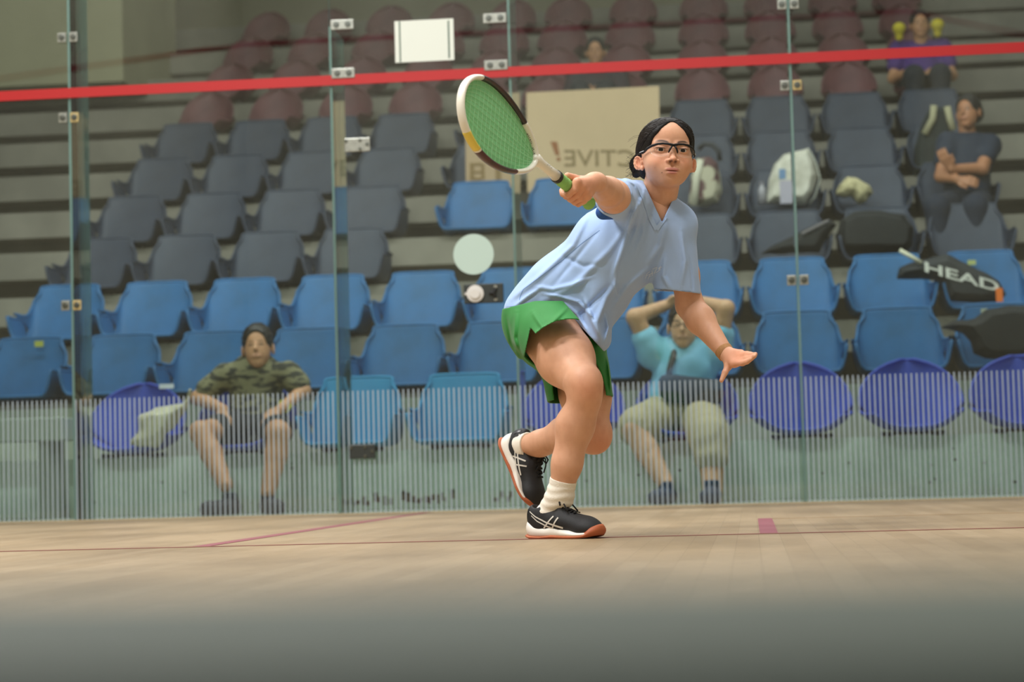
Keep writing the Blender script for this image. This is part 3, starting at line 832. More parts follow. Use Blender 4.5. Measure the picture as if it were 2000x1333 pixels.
# eyes
def uvsphere(c, r, axis, nu=24, nv=16):
    c = np.array(c, float); a = _nrm(axis); x = _nrm(np.cross(a, (0, 0, 1.0))); y = np.cross(x, a); V = []; F = []
    for j in range(nv+1):
        t = math.pi*j/nv
        for i in range(nu):
            f = 2*math.pi*i/nu; V.append(c+r*(a*math.cos(t)+(x*math.cos(f)+y*math.sin(f))*math.sin(t)))
    for j in range(nv):
        for i in range(nu): F.append((j*nu+i, j*nu+(i+1) % nu, (j+1)*nu+(i+1) % nu, (j+1)*nu+i))
    return V, F
eyew = mat('eye_white', 'dcd0c6', .12, spec=.6); iris = mat('iris_brown', '1c110a', .5, spec=.15); pupil = mat('pupil_black', '040302', .5, spec=.1)
gaze = _nrm(np.array((-.10, -1, -.08)))
for s in (-1, 1):
    V, F = uvsphere((s*.0302, -.0632, -.0004), .0120, gaze, 28, 28)
    e = mesh_obj('eyeball', inhead(V), F, [eyew, iris, pupil]); under(PROOT, e)
    mi = [2 if (i//28) in (0, 1, 4) else 1 if (i//28) < 4 else 0 for i in range(len(F))]
    e.data.polygons.foreach_set('material_index', mi); e['label'] = 'brown eye'
# hair
HAIR = mat('hair_black', '0f0b0a', .6, noise=.5, nscale=90, bump=.6, bscale=260, spec=.35)
def streak(p):
    ph = np.arctan2(p[:, 0], p[:, 2]+.02); y = p[:, 1]
    return .00012*np.sin(ph*61+5*np.sin(y*23)+2*np.sin(ph*9))+.0004*np.sin(ph*17+y*31)
hair = [('u', Ell((0, .022, .026), (.0770, .0965, .0800)), .01), ('u', Ell((0, -.037, .048), (.0575, .0405, .0415)), .03), ('u', Ell((0, .055, -.015), (.070, .066, .064)), .03),
        ('u', Cap((-.035, .095, -.035), tuple(toL(at(1246, 322, 6.06))), .026, .022), .015),
        ('u', Cap(tuple(toL(at(1246, 322, 6.06))), tuple(toL(at(1243, 340, 6.06))), .021, .012), .01),
        ('s', SAnd(.02, Ell((0, -.118, -.020), (.0735, .104, .1300)), Half((0, 0, .0900), (-.066, 0, -.060)), Half((0, 0, .0880), (.070, 0, -.066))), .012), ('s', Box((0, -.06, -.085), (.09, .085, .075)), .01), ('s', Box((0, .0, -.105), (.062, .07, .06)), .02)]
for s in (-1, 1): hair.append(('s', Ell((s*.078, .006, -.030), (.016, .022, .036)), .004))
hair.append(('f', streak, 0))
ho = sdf_obj('hair', hair, .0016, HAIR, PROOT, sm=0, xf=(HR, HO), lo=(-.14, -.11, -.10), hi=(.11, .15, .12))
hb_ = sdf_obj('tmp', hair, .003, HAIR, None, sm=1, lo=(-.14, -.11, -.10), hi=(.11, .15, .12)); hbv = bvh_of(hb_); bpy.data.objects.remove(hb_)
rnd = random.Random(17); st2 = MB()
for i in range(460):
    s = rnd.choice((-1, 1)); y0 = rnd.uniform(-.052, .05)
    if rnd.random() < .45: S = Vector((.002+s*rnd.uniform(0, .004), y0, .11))
    else:
        f = rnd.random(); S = Vector((s*.066*f, -.070+.035*f, .092-.064*f))
    Mid = Vector((s*rnd.uniform(.055, .085), rnd.uniform(.0, .07), rnd.uniform(.0, .07))); E = Vector((-.03, .105, -.03))
    pts = []; wv = rnd.uniform(0, 6); C0 = Vector((0, .02, .02))
    dS, dM, dE = (S-C0).normalized(), (Mid-C0).normalized(), (E-C0).normalized()
    for k in range(15):
        t = k/14; q = (dS*(1-t)**2+dM*2*t*(1-t)+dE*t*t).normalized()
        h = hbv.ray_cast(C0+q*.4, -q)
        if h[0] is None: continue
        pts.append(h[0]+h[1]*(.0001+.0007*math.sin(t*7+wv)))
    if len(pts) < 4: continue
    st2.tube([tuple(HR@np.array(p)+HO) for p in pts], [rnd.uniform(.0005, .0009)]*len(pts), 5, cap=False)
so2 = st2.build('hair_strands', mat('hair_strand', '1a1310', .5, spec=.35), ho, smooth=True); so2.matrix_parent_inverse = Matrix.Identity(4); so2['kind'] = 'stuff'
rnd = random.Random(7); sb = MB()
for i in range(110):      # loose strands around the outline and over the temples
    if i < 6:
        a = rnd.uniform(-1.9, 1.9); y = rnd.uniform(-.03, .07); rr = (.0785*abs(math.sin(a))+.081*abs(math.cos(a)))
        k = math.sqrt(max(.1, 1-((y-.024)/.096)**2))
        p0 = Vector((math.sin(a)*.0785*k, y, .022+math.cos(a)*.079*k)); dr = Vector((math.sin(a), .9, math.cos(a)*.6-.2)).normalized()
        pts = [p0+dr*.009*t+Vector((math.sin(a), 0, math.cos(a)))*(.0045*math.sin(t*1.3)*rnd.uniform(.0, .35))+Vector((0, 0, -.0025*t*t*.3)) for t in range(5)]
    elif i < 66:
        s = rnd.choice((-1, 1)); x0 = s*rnd.uniform(.03, .05); z0 = .068-.35*(abs(x0)-.03)
        pts = [Vector((x0+s*.0035*t+rnd.uniform(-.0005, .0005), -.058+.0025*t, z0-.0075*t)) for t in range(6)]
        pts = [Vector((p.x, -.001-math.sqrt(max(0, 1-(p.x/.0705)**2-((p.z-.02)/.0745)**2))*.071, p.z)) for p in pts]
    else:
        p0 = Vector(toL(at(1246+rnd.uniform(-8, 4), 325+rnd.uniform(-14, 18), 6.06))); pts = [p0]
        d = Vector((-1, rnd.uniform(-.4, .3), rnd.uniform(-.6, .4))).normalized()
        for t in range(5): d = (d+Vector((rnd.uniform(-.4, .4), 0, rnd.uniform(-.6, .4)))).normalized(); pts.append(pts[-1]+d*.0055)
    sb.tube([tuple(HR@np.array(p)+HO) for p in pts], .00028, 4, cap=False)
lh = sb.build('loose_hair', HAIR, ho); lh['kind'] = 'stuff'; lh.matrix_parent_inverse = Matrix.Identity(4)
bnd = MB().tube([tuple(HR@np.array(q)+HO) for q in [(-.035+.024*math.cos(t), .098+.0, -.035+.024*math.sin(t)) for t in np.linspace(0, 6.28, 20)]], .004, 6).build('hair_tie', mat('black_elastic', '121212', .8), PROOT)
under(PROOT, bnd)
# glasses
def mat_lens():
    m = mat_glass('glasses_lens', (.985, .985, .985)); nt = m.node_tree
    for l in list(nt.links):
        if l.from_node.bl_idname == 'ShaderNodeFresnel': nt.links.remove(l)
    nt.nodes['Mix Shader'].inputs[0].default_value = .018
    return m
BLK = mat('glasses_black', '101114', .45, spec=.3); LENS = mat_lens()
def hpt(x, y, z): return tuple(HR@np.array((x, y, z))+HO)
gf = MB()
top = [(-.069, -.030, -.004), (-.064, -.050, .004), (-.055, -.066, .0095), (-.042, -.0775, .0138), (-.028, -.083, .0152), (-.014, -.087, .0140), (0, -.0895, .0105), (.014, -.087, .0140), (.028, -.083, .0152), (.042, -.0775, .0138), (.055, -.066, .0095), (.064, -.050, .004), (.069, -.030, -.004)]
gf.tube([hpt(*q) for q in top], [.0030, .0036, .0040, .0038, .0035, .0038, .0048, .0038, .0035, .0038, .0040, .0036, .0030], 8, flat=.9)
gl = gf.build('glasses', BLK, PROOT, smooth=True); under(PROOT, gl); gl['label'] = 'black half-rim sports glasses'
def gadd(nm, mb, m, **k): o = mb.build(nm, m, gl, **k); o.matrix_parent_inverse = Matrix.Identity(4); return o
for s in (-1, 1):
    gadd('nose_piece', MB().tube([hpt(s*.004, -.0905, .008), hpt(s*.0085, -.0915, .000), hpt(s*.0115, -.089, -.0075), hpt(s*.0125, -.0865, -.0105)], [.0028, .0026, .0025, .0018], 8), BLK, smooth=True)
    gadd('temple', MB().tube([hpt(s*.068, -.034, -.003), hpt(s*.0755, -.010, -.0045), hpt(s*.079, .015, -.004)], [.0026, .0022, .0018], 8), BLK, smooth=True)
    gadd('temple_stripe', MB().tube([hpt(s*.0705, -.033, -.0005), hpt(s*.0775, -.012, -.002)], .0012, 6), mat('pale_grip', 'c9ccd0', .4), smooth=True)
    V = []; n = 14; m_ = 7
    for j in range(m_+1):
        for i in range(n+1):
            u = i/n; x = .009+u*.050; tz = .0138-.0006*(u-.4)**2*60; zb = -.0205+.012*abs(u-.45)**2.4*4.0; z = tz+(zb-tz)*j/m_
            yy = -.0885+.018*u**2*1.15+(.0025 if j == m_ else 0)*1.0+.0015*(j/m_)
            V.append(hpt(s*x, yy, z))
    F = [(j*(n+1)+i, j*(n+1)+i+1, (j+1)*(n+1)+i+1, (j+1)*(n+1)+i) for j in range(m_) for i in range(n)]
    ln = mesh_obj('lens', V, F, LENS, gl); ln.matrix_parent_inverse = Matrix.Identity(4); so = ln.modifiers.new('s', 'SOLIDIFY'); so.thickness = .0012
    ln['label'] = 'clear lens'
    gadd('lens_edge', MB().tube([V[m_*(n+1)+i] for i in range(n+1)]+[V[(m_-q)*(n+1)+n] for q in range(1, m_)], .0003, 6), mat('lens_rim', 'e8e4dc', .2, alpha=.4), smooth=True)
gadd('bridge_badge', MB().disc(hpt(0, -.0925, .0108), HR@np.array((0, 1, 0)), .0022, .001, 12), mat('badge', 'd8dadc', .3))
# wrist bandage
bA, bB = J['wrL']*.93+J['elL']*.07, J['wrL']*1.04-J['elL']*.04
bd = sdf_obj('wrist_bandage', [('u', Cap(bA, bB, .0262, .0250), .0)]+[('s', Half(bA, bA-bB), 0), ('s', Half(bB, bB-bA), 0)], .0016, mat('bandage_tan', 'b98a5c', .8, c2='8a5a36', nscale=25, bump=.3), PROOT, sm=0)

# shirt
SH = mat('shirt_blue', 'a3c0ec', .75, noise=.06, nscale=8, bump=.25, bscale=900, sheen=.15)
cd_ = (0, 1, 0)
A = lambda x, y, Y: at(x, y, Y)
shirt = []
shirt += chain([A(1088, 622, 6.13), A(1140, 560, 6.10), A(1200, 490, 6.05), A(1258, 430, 6.03)], [.132, .126, .122, .103], .03, cd_, .74)
shirt += [('u', FCap(A(1080, 560, 6.10), A(1035, 612, 6.12), .075, .072, cd_, 1.1), .04),
          ('u', FCap(A(1168, 570, 6.05), A(1166, 662, 6.04), .042, .040, cd_, 1.5), .035),
          ('u', FCap(A(1240, 400, 6.02), A(1318, 436, 6.04), .062, .060, cd_, .95), .03),
          ('u', Cap(A(1242, 402, 6.01), A(1166, 374, 5.62), .066, .040), .012),
          ('u', Cap(A(1316, 450, 6.04), A(1324, 585, 6.06), .060, .064), .03)]
st_ = [([(1248, 392), (1234, 430), (1222, 470), (1204, 520), (1196, 550)], .010, .009), ([(1258, 372), (1250, 400), (1246, 440), (1232, 480)], .005, .009), ([(1218, 350), (1236, 380), (1240, 410), (1226, 445)], .004, .009), ([(1100, 500), (1140, 520), (1180, 515)], -.004, .010), ([(1045, 560), (1080, 566), (1120, 556), (1160, 540)], .005, .008), ([(1060, 574), (1095, 580), (1130, 590), (1160, 622)], .005, .006), ([(1206, 530), (1200, 556), (1206, 580)], .006, .007), ([(1262, 400), (1256, 455), (1240, 500)], .005, .010),
       ([(1235, 430), (1190, 490), (1120, 560), (1060, 588)], .006, .012), ([(1150, 420), (1120, 480), (1050, 545), (1000, 585)], .006, .010),
       ([(1170, 450), (1130, 500), (1080, 560)], -.004, .010), ([(1215, 540), (1185, 580), (1165, 630), (1175, 672)], .008, .011),
       ([(1140, 580), (1155, 620), (1172, 660)], .006, .008), ([(1270, 520), (1225, 560), (1198, 600)], .006, .010), ([(1190, 560), (1150, 600), (1130, 620)], -.006, .012),
       ([(1330, 450), (1338, 510), (1330, 560)], .006, .009), ([(1300, 500), (1296, 540), (1310, 565)], .005, .008), ([(1345, 500), (1350, 540), (1352, 570)], -.003, .006),
       ([(1300, 430), (1290, 480), (1262, 520)], .005, .012), ([(1060, 560), (1030, 580), (1005, 600)], .005, .007), ([(1100, 590), (1125, 612), (1150, 650)], .005, .006),
       ([(1205, 350), (1225, 365), (1240, 395)], .003, .008), ([(1215, 345), (1240, 362), (1252, 385)], .003, .008), ([(1180, 610), (1188, 640), (1180, 670)], .006, .006)]
shirt += [('f', folds(st_, 6.0, 6.10), 0), ('f', wrink(26, .0022, 3), 0), ('f', wrink(60, .0010, 5), 0), ('shell', None, .0028)]
# openings: hem, neck, cuffs
shirt += [('s', And_(plane_px((960, 611), (1040, 593)), plane_px((1030, 593.5), (1112, 592)), plane_px((1084, 584), (1186, 694))), 0),
          ('s', And_(plane_px((1248, 336), (1293, 434), flip=-1), plane_px((1293, 434), (1318, 380), flip=-1)), 0)]
sdir = _nrm(A(1166, 374, 5.62)-A(1242, 402, 6.01)); sc_ = A(1194, 385, 5.765)
shirt += [('s', And_(Half(sc_, sdir+np.array((-.15, 0, 0))), Ell(A(1170, 380, 5.58), (.14, .24, .14))), 0),
          ('s', And_(plane_px((1270, 562), (1366, 574)), Ell(A(1322, 640, 6.06), (.14, .14, .12))), 0)]
so_ = sdf_obj('shirt', shirt, .0026, SH, PROOT, sm=1, lo=(.78, 5.60, .42), hi=(1.62, 6.34, 1.10)); so_['label'] = 'light blue V-neck sports shirt'
sbv = bvh_of(so_)
NB = mat('shirt_band', 'a6c2ea', .8, bump=.3, bscale=1200)
r_ = ribbon(sbv, [A(*q, 5.8) for q in ((1243, 352), (1256, 378), (1272, 410), (1290, 442.5))], .012, NB, 'neckband', so_, _F, n=40, lift=.0024); 
r2_ = ribbon(sbv, [A(*q, 5.8) for q in ((1290, 442.5), (1306, 420), (1318, 400))], .012, NB, 'neckband', so_, _F, n=24, lift=.0024)
for r in (r_, r2_):
    if r: r.matrix_parent_inverse = Matrix.Identity(4); r.data.materials[0] = NB
SEAM = mat('shirt_seam', '6f92c8', .8)
for q, w in ((((1176, 444), (1140, 470), (1100, 505), (1055, 538), (1022, 562), (1015, 580), (1016, 600)), .0016), (((988, 597), (1015, 594), (1045, 586), (1085, 585)), .0010), (((1102, 604), (1126, 632), (1155, 664), (1178, 682)), .0010), (((1276, 556), (1318, 565), (1362, 566)), .0010)):
    r = ribbon(sbv, [A(*p, 5.8) for p in q], w, SEAM, 'seam', so_, _F, n=40, lift=.0006)
    if r: r.matrix_parent_inverse = Matrix.Identity(4)
WHT = mat('print_white', 'cfdcee', .6)
rnd = random.Random(12)
for q in ([(1270, 540), (1273, 530), (1279, 526)], [(1276, 541), (1280, 531), (1286, 528)], [(1271, 534), (1284, 530)], [(1283, 524), (1285, 534)], [(1284, 521), (1294, 517)], [(1288, 530), (1293, 519)], [(1291, 528), (1297, 525), (1298, 517)], [(1295, 520), (1303, 517)], [(1300, 514), (1299, 524)], [(1277, 536), (1283, 534)]):
    r = ribbon(sbv, [A(*p, 5.8) for p in q], .0015, WHT, 'chest_print', so_, _F, n=8)
    if r: r.matrix_parent_inverse = Matrix.Identity(4)
# dark blue piece set inside the racket sleeve
u_ = sdf_obj('sleeve_inner', [('u', Cap(A(1222, 405, 5.98), A(1178, 415, 5.81), .034, .021), .02)], .003, mat('inner_blue', '2a5aa8', .8), PROOT, sm=1)
# shorts
SHO = mat('shorts_green', '1f7f30', .7, noise=.12, nscale=9, bump=.2, bscale=900, sheen=.1)
dA = _nrm(J['kneeA']-J['hipA']); dB = _nrm(J['kneeB']-J['hipB'])
sho = [('u', FCap(A(1092, 612, 6.15), A(1077, 640, 6.14), .122, .126, cd_, .70), .03),
       ('u', Cap(A(1052, 618, 6.13), A(1104, 690, 5.93), .104, .100), .04),
       ('u', Cap(A(1112, 650, 6.19), A(1141, 830, 6.10), .100, .0915), .04),
       ('f', folds([([(1110, 600), (1070, 640), (1040, 655)], .005, .008), ([(1010, 610), (1005, 660), (1015, 700)], .005, .009), ([(990, 620), (1000, 670), (1030, 715)], -.003, .007),
                    ([(1150, 690), (1165, 730), (1180, 765)], .005, .008), ([(1185, 700), (1190, 740), (1192, 765)], .004, .005), ([(1040, 610), (1060, 640), (1100, 635)], .004, .008)], 6.05), 0),
       ('f', wrink(45, .0015, 8), 0), ('shell', None, .0026),
       ('s', And_(Half(A(1079, 683, 6.0), dA), Ell(A(1125, 740, 5.88), (.17, .22, .17))), 0),
       ('s', And_(plane_px((1060, 783), (1100, 792)), Half((0, 6.02, 0), (0, 1, 0))) if False else And_(Half(A(1132, 781, 6.12), (.06, -.05, -.99)), Half((0, 5.99, 0), (0, 1, 0))), 0),
       ('s', plane_px((960, 607), (1010, 600), flip=-1) if False else SAnd(.004, plane_px((960, 609), (1045, 588), flip=-1)), 0), ('s', plane_px((1000, 588), (1200, 588), flip=-1), 0), ('s', And_(plane_px((1094, 582), (1190, 690), flip=-1), Half((0, 6.02, 0), (0, -1, 0)), plane_px((1190, 700), (1190, 500))if False else plane_px((1000, 700), (1200, 690), flip=-1)), 0),
       ('s', And_(plane_px((1023, 704), (1036, 641)), plane_px((1036, 641), (1055, 663)), Half((0, 6.04, 0), (0, -1, 0))), 0)]
sh_ = sdf_obj('shorts', sho, .0026, SHO, PROOT, sm=2, lo=(.78, 5.8, .22), hi=(1.5, 6.4, .75)); sh_['label'] = 'bright green running shorts'
# socks
SOCK = mat('sock_cream', 'f2ece0', .9, bump=.4, bscale=500, stretch=(3, 3, .3))
def sock(a, k, top, rt, rb, heel, nm='sock'):
    up = _nrm(k-a); e1 = _nrm(np.cross(up, (0, 1, 0))); e2 = np.cross(up, e1)
    def rib(p):
        q = p-a; return .0004*np.sin(np.arctan2(q@e1, q@e2)*58)+.0008*np.sin((q@up)*260+2*np.sin((q@e1)*50))*((q@up) < top*.7)
    ops = [('u', Cap(a+up*top*1.3, a, rt, rb), .01), ('u', Cap(a, heel, rb, rb*.95), .02), ('f', rib, 0), ('s', Half(a+up*top, up), 0)]
    return sdf_obj(nm, ops, .002, SOCK, PROOT, sm=0)

# shoes: built along x from heel to toe, then placed
MIDS = mat('midsole_white', 'ece7df', .5); GUM = mat('gum_sole', 'b4603a', .55, noise=.1, nscale=20); UPB = mat('shoe_upper_black', '17181c', .6, noise=.3, nscale=300, bump=.4, bscale=900)
LACE = mat('lace_black', '0c0c0e', .8); STRP = mat('shoe_stripe_silver', 'd6d2ca', .35); SHINE = mat('shoe_overlay', '1d1e22', .3)
def shoe(xd, zd, org, L=.245, side=-1):
    xd = _nrm(xd); zd = np.array(zd, float); zd = _nrm(zd-xd*(zd@xd)); yd = np.cross(zd, xd)
    T = lambda v: tuple(np.array(org)+xd*v[0]+yd*v[1]+zd*v[2])
    hw = lambda t: float(np.interp(t, [0, .1, .3, .5, .7, .85, 1], [.034, .0355, .034, .034, .0435, .043, .036])*max(0, 1-abs(2*t-1)**7)**.5)
    def layer(zlo, zhi, off, nm, m, nz=5, bulge=.003, t0=0, t1=1):
        n = 88; V = []; F = []
        for j in range(nz+1):
            for i in range(n):
                f = 2*math.pi*i/n; t = t0+(t1-t0)*(.5-.5*math.cos(f)); b = off+bulge*math.sin(math.pi*j/nz)
                w = (hw(t)+b)*math.copysign(1, math.sin(f)) if abs(math.sin(f)) > 1e-6 else 0
                z0, z1 = zlo(t), zhi(t); x = t*L+(t-.5)*2*b
                V.append(T((x, w, z0+(z1-z0)*j/nz)))
        for j in range(nz):
            for i in range(n): F.append((j*n+i, j*n+(i+1) % n, (j+1)*n+(i+1) % n, (j+1)*n+i))
        F.append(tuple(range(n))[::-1]); F.append(tuple(nz*n+i for i in range(n)))
        o = mesh_obj(nm, V, F, m); return o
    spring = lambda t: .010*max(0, (t-.72)/.28)**2+.004*max(0, (.10-t)/.10)
    gum_top = lambda t: spring(t)+float(np.interp(t, [0, .08, .25, .36, .40, .55, .86, .93, 1], [.011, .009, .007, .010, .012, .009, .010, .024, .030]))
    mid_top = lambda t: spring(t)+float(np.interp(t, [0, .05, .15, .3, .42, .52, .7, .86, 1], [.050, .046, .034, .028, .033, .024, .017, .014, .016]))
    ou = layer(spring, gum_top, .0018, 'outsole', GUM, bulge=.0050); under(PROOT_S[0], ou); ou['label'] = 'brown gum outsole'
    mi = layer(lambda t: spring(t)+.006, mid_top, .0005, 'midsole', MIDS, bulge=.004, t1=.93); under(PROOT_S[0], mi); mi['label'] = 'white midsole'
    ops = [('u', Ell((.200, 0, .026), (.042, .040, .027)), .01), ('u', FCap((.185, 0, .030), (.110, 0, .052), .040, .036, (0, 0, 1), .85), .02),
           ('u', Ell((.040, 0, .046), (.041, .0345, .048)), .02), ('u', Cap((.060, 0, .040), (.11, 0, .045), .034, .036), .02), ('u', Cap((.030, 0, .072), (.064, 0, .076), .029, .031), .02),
           ('u', FCap((.130, 0, .066), (.084, 0, .112), .024, .022, (.62, 0, .78), .5), .008),
           ('s', Cap((.043, 0, .085), (.052, 0, .17), .0255, .036), .006), ('s', Half((0, 0, .010), (0, 0, -1)), 0), ('s', Half((.05, 0, .099), (-.15, 0, 1)) if False else And_(Half((.03, 0, .108), (.05, 0, 1)), Half((.074, 0, 0), (-1, 0, 0))), .004)]
    Rm = np.stack([xd, yd, zd], 1)
    up = sdf_obj('upper', ops, .0022, UPB, None, sm=2, xf=(Rm, np.array(org)), lo=(-.01, -.06, 0), hi=(.26, .06, .14)); under(PROOT_S[0], up)
    bv = bvh_of(up)
    def rb(pts, w, m, nm, sd=side, tp=None, lift=.0014):
        r = ribbon(bv, [T((x, sd*.12, z)) for x, z in pts], w, m, nm, up, -yd*sd, lift=lift, n=26, taper=tp)
        if r: r.matrix_parent_inverse = Matrix.Identity(4)
    for sd in (-1, 1):
        rb([(.022, .078), (.045, .063), (.080, .047), (.118, .036), (.138, .030)], 0.0048, STRP, 'side_stripe', sd, lambda t: .5+.7*t)
        rb([(.030, .066), (.052, .050), (.082, .036), (.100, .030)], .0044, STRP, 'side_stripe', sd, lambda t: .45+.6*t)
        rb([(.072, .030), (.088, .046), (.108, .064)], .0044, STRP, 'side_stripe', sd)
        rb([(.102, .030), (.112, .044), (.124, .060)], .0044, STRP, 'side_stripe', sd)
    # laces: crossings over the tongue and a bow
    def top(x, y):
        p = Vector(T((x, y, .2))); h = bv.ray_cast(p, Vector(-zd)); return h[0]+Vector(zd)*.0032 if h[0] else p
    lb = MB()
    for i in range(6):
        x = .100+.0125*i; w = .019-.0008*i
        lb.tube([top(x+.002*math.sin(3*k), -w+2*w*k/8) for k in range(9)], .0024, 6, flat=.7)
        if i < 5: lb.tube([top(x+.0125*k/8, (w-2*w*k/8)*(-1 if i % 2 else 1)) for k in range(9)], .0022, 6)
    c0 = np.array(T((.108, 0, .100))); q = lambda x, y, z: tuple(c0+xd*x+yd*y+zd*z)
    for s in (-1, 1):
        lb.tube([q(0, 0, 0), q(.004, s*.012, .010), q(.012, s*.026, .006), q(.018, s*.030, -.006), q(.010, s*.020, -.006), q(0, 0, 0)], .0026, 6)
        lb.tube([q(0, 0, 0), q(.010, s*.010, .006), q(.026, s*.020, -.006), q(.040, s*.026, -.024)], .0022, 6)
    lb.disc(q(0, 0, 0), xd, .006, .010, 10)
    l = lb.build('laces', LACE, up, smooth=True); l.matrix_parent_inverse = Matrix.Identity(4)
    pt = ribbon(bv, [T((.012, side*.12, .086)), T((.010, side*.12, .06))], .006, SHINE, 'heel_overlay', up, -yd*side)
    if pt: pt.matrix_parent_inverse = Matrix.Identity(4)
PROOT_S = [PROOT]
toe, heel = at(1181, 1054, 5.862), at(1036, 1048, 5.985)
xd = toe-heel; xd[2] = 0; xd = _nrm(xd)
horg = np.array((heel[0], heel[1], 0.0))
sock(J['ankA'], J['kneeA'], .052, .0395, .0365, horg+xd*.05+np.array((0, 0, .055)))
shoe(xd, (0, 0, 1), horg, L=.240)
# rear foot: heel raised, sole turned to the left
hB = at(978, 862, 6.36); tB = at(1040, 1003, 6.30)
xB = _nrm(tB-hB); zB = _nrm(at(1040, 840, 6.34)-at(980, 880, 6.34)+np.array((0, -.03, 0)))
zB = _nrm(zB-xB*(zB@xB))
sock(J['ankB'], J['kneeB'], .028, .0375, .037, hB+xB*.060+zB*.055)
shoe(xB, zB, hB, L=.232)
# ------------------------------------------------------------------ the racket
RR = empty('squash_racket', RB, 'white and black squash racket with green strings held in the girl\'s hand', 'racket')
RA2, RW2 = RA, RW
def rp(s, w, n=0): return tuple(RB+RA2*s+RW2*w+RN*n)
RL, RWD = .373, .197
hs = lambda t: (.12+RL/2+RL/2*math.cos(t), RWD/2*math.sin(t)*(1+.22*math.cos(t)))
WF = mat('racket_white', 'f1eee2', .3, coat=.3); BF = mat('racket_black', '1f1517', .3, coat=.3, c2='4a1218', nscale=18); YF = mat('racket_yellow', 'e6cf5a', .35)
def frame_seg(t0, t1, m, nm, r=.0115, n=40):
    pts = []; 
    for i in range(n+1):
        t = t0+(t1-t0)*i/n; s, w = hs(t); pts.append(rp(s, w))
    V = []; F = []; k = 12; N = Vector(RN)
    for i, p in enumerate(pts):
        p = Vector(p); tn = (Vector(pts[min(i+1, n)])-Vector(pts[max(i-1, 0)])).normalized(); sd = N.cross(tn).normalized()
        for j in range(k):
            a = 2*math.pi*j/k; V.append(p+sd*math.cos(a)*r*.62+N*math.sin(a)*r)
    for i in range(n):
        for j in range(k): F.append((i*k+j, i*k+(j+1) % k, (i+1)*k+(j+1) % k, (i+1)*k+j))
    F.append(tuple(range(k))[::-1]); F.append(tuple(n*k+j for j in range(k)))
    o = mesh_obj(nm, V, F, m); under(RR, o); return o
D = math.radians
o = frame_seg(D(55), D(-62), WF, 'head_frame', n=50); o['label'] = 'white outer part of the racket head'
o = frame_seg(D(-62), D(-120), BF, 'head_bumper'); o['label'] = 'dark lower part of the racket head'
o = frame_seg(D(240), D(128), WF, 'throat_frame')
o = frame_seg(D(128), D(55), BF, 'head_bumper'); o['label'] = 'dark grommet side of the racket head'
o = frame_seg(D(-38), D(-60), YF, 'yellow_mark', r=.0118, n=12)
sh = MB().tube([rp(.128, 0), rp(.115, 0), rp(.09, 0), (rp(.04, 0)), rp(0, 0)], [.009, .0165, .0130, .0130, .0150], 14)
o = sh.build('shaft', WF, None, smooth=True); under(RR, o)
mk = MB()
for k, (s, w) in enumerate(((.075, 0), (.065, .002), (.055, .0))): mk.tube([rp(s, w, -.0123), rp(s-.006, w+.002, -.0123)], .0009, 5)
o = mk.build('shaft_print', mat('print_grey', '8d8f93', .5)); under(RR, o)
# small black lettering along the white throat side
mk = MB(); rnd = random.Random(5)
for k in range(16):
    t = D(134+2.6*k); s, w = hs(t); p = np.array(rp(s, w)); c = np.array(rp(.31, 0)); dr = _nrm(np.cross(RN, np.array(rp(*hs(t+.02)))-p))
    for e in (0, 1):
        s2, w2 = hs(t+rnd.uniform(.005, .03)); z = rnd.uniform(-.006, .002)
        mk.tube([tuple(p+RN*(z+.003*e)+dr*.0075*(1 if dr@(c-p) < 0 else -1)*-1), tuple(np.array(rp(s2, w2))+RN*(z+.004)+dr*.0075*(1 if dr@(c-p) < 0 else -1)*-1)], .0006, 4)
o = mk.build('frame_print', mat('print_black', '26241f', .5)); under(RR, o)
GRN = mat('grip_green', '8dc66f', .8, bump=.5, bscale=300, noise=.12, nscale=30)
pts = [rp(-.006-.184*i/46, 0) for i in range(47)]; rad = [.0162+.0007*math.sin(i*1.3) for i in range(47)]; rad[-1] = .0175; rad[-2] = .0185
o = MB().tube(pts, rad, 16).build('grip', GRN, None, smooth=True); under(RR, o); o['label'] = 'lime green wrapped grip'
o = MB().tube([rp(.004, 0), rp(-.008, 0)], .0168, 16).build('grip_collar', mat('collar_black', '15161a', .4), None); under(RR, o)
STG = mat('string_green', 'a9e0b0', .4)
sg_ = MB()
for i in range(14):
    u = (i-6.5)/7.2
    pts = []
    for j in range(31):
        t = math.acos(max(-1, min(1, 1-2*j/30))); s, w = hs(t)
        # stay inside the head outline
        wm = abs(w); pts.append((s, u*wm*(1.0)))
    pts = [rp(s, w, .0006*(-1)**i) for s, w in pts]
    sg_.tube(pts, .00065, 4, cap=False)
for i in range(17):
    s0 = .155+.0195*i
    c = (s0-.12-RL/2)/(RL/2)
    if abs(c) < .985:
        t = math.acos(c); w = hs(t)[1]; sg_.tube([rp(s0, -w, -.0006), rp(s0, w, .0006)], .00065, 4, cap=False)
o = sg_.build('strings', STG, None); under(RR, o); o['label'] = 'pale green strings'
SHT = mat('string_bed_green', '86d397', .5, alpha=.82)
n = 60; V = [rp(*hs(2*math.pi*i/n), .0009) for i in range(n)]+[rp(*hs(2*math.pi*i/n), .0015) for i in range(n)]
o = mesh_obj('string_bed', V, [tuple(range(n)), tuple(range(n, 2*n))[::-1]], SHT, None, smooth=False); under(RR, o); o['label'] = 'green strung face of the racket'

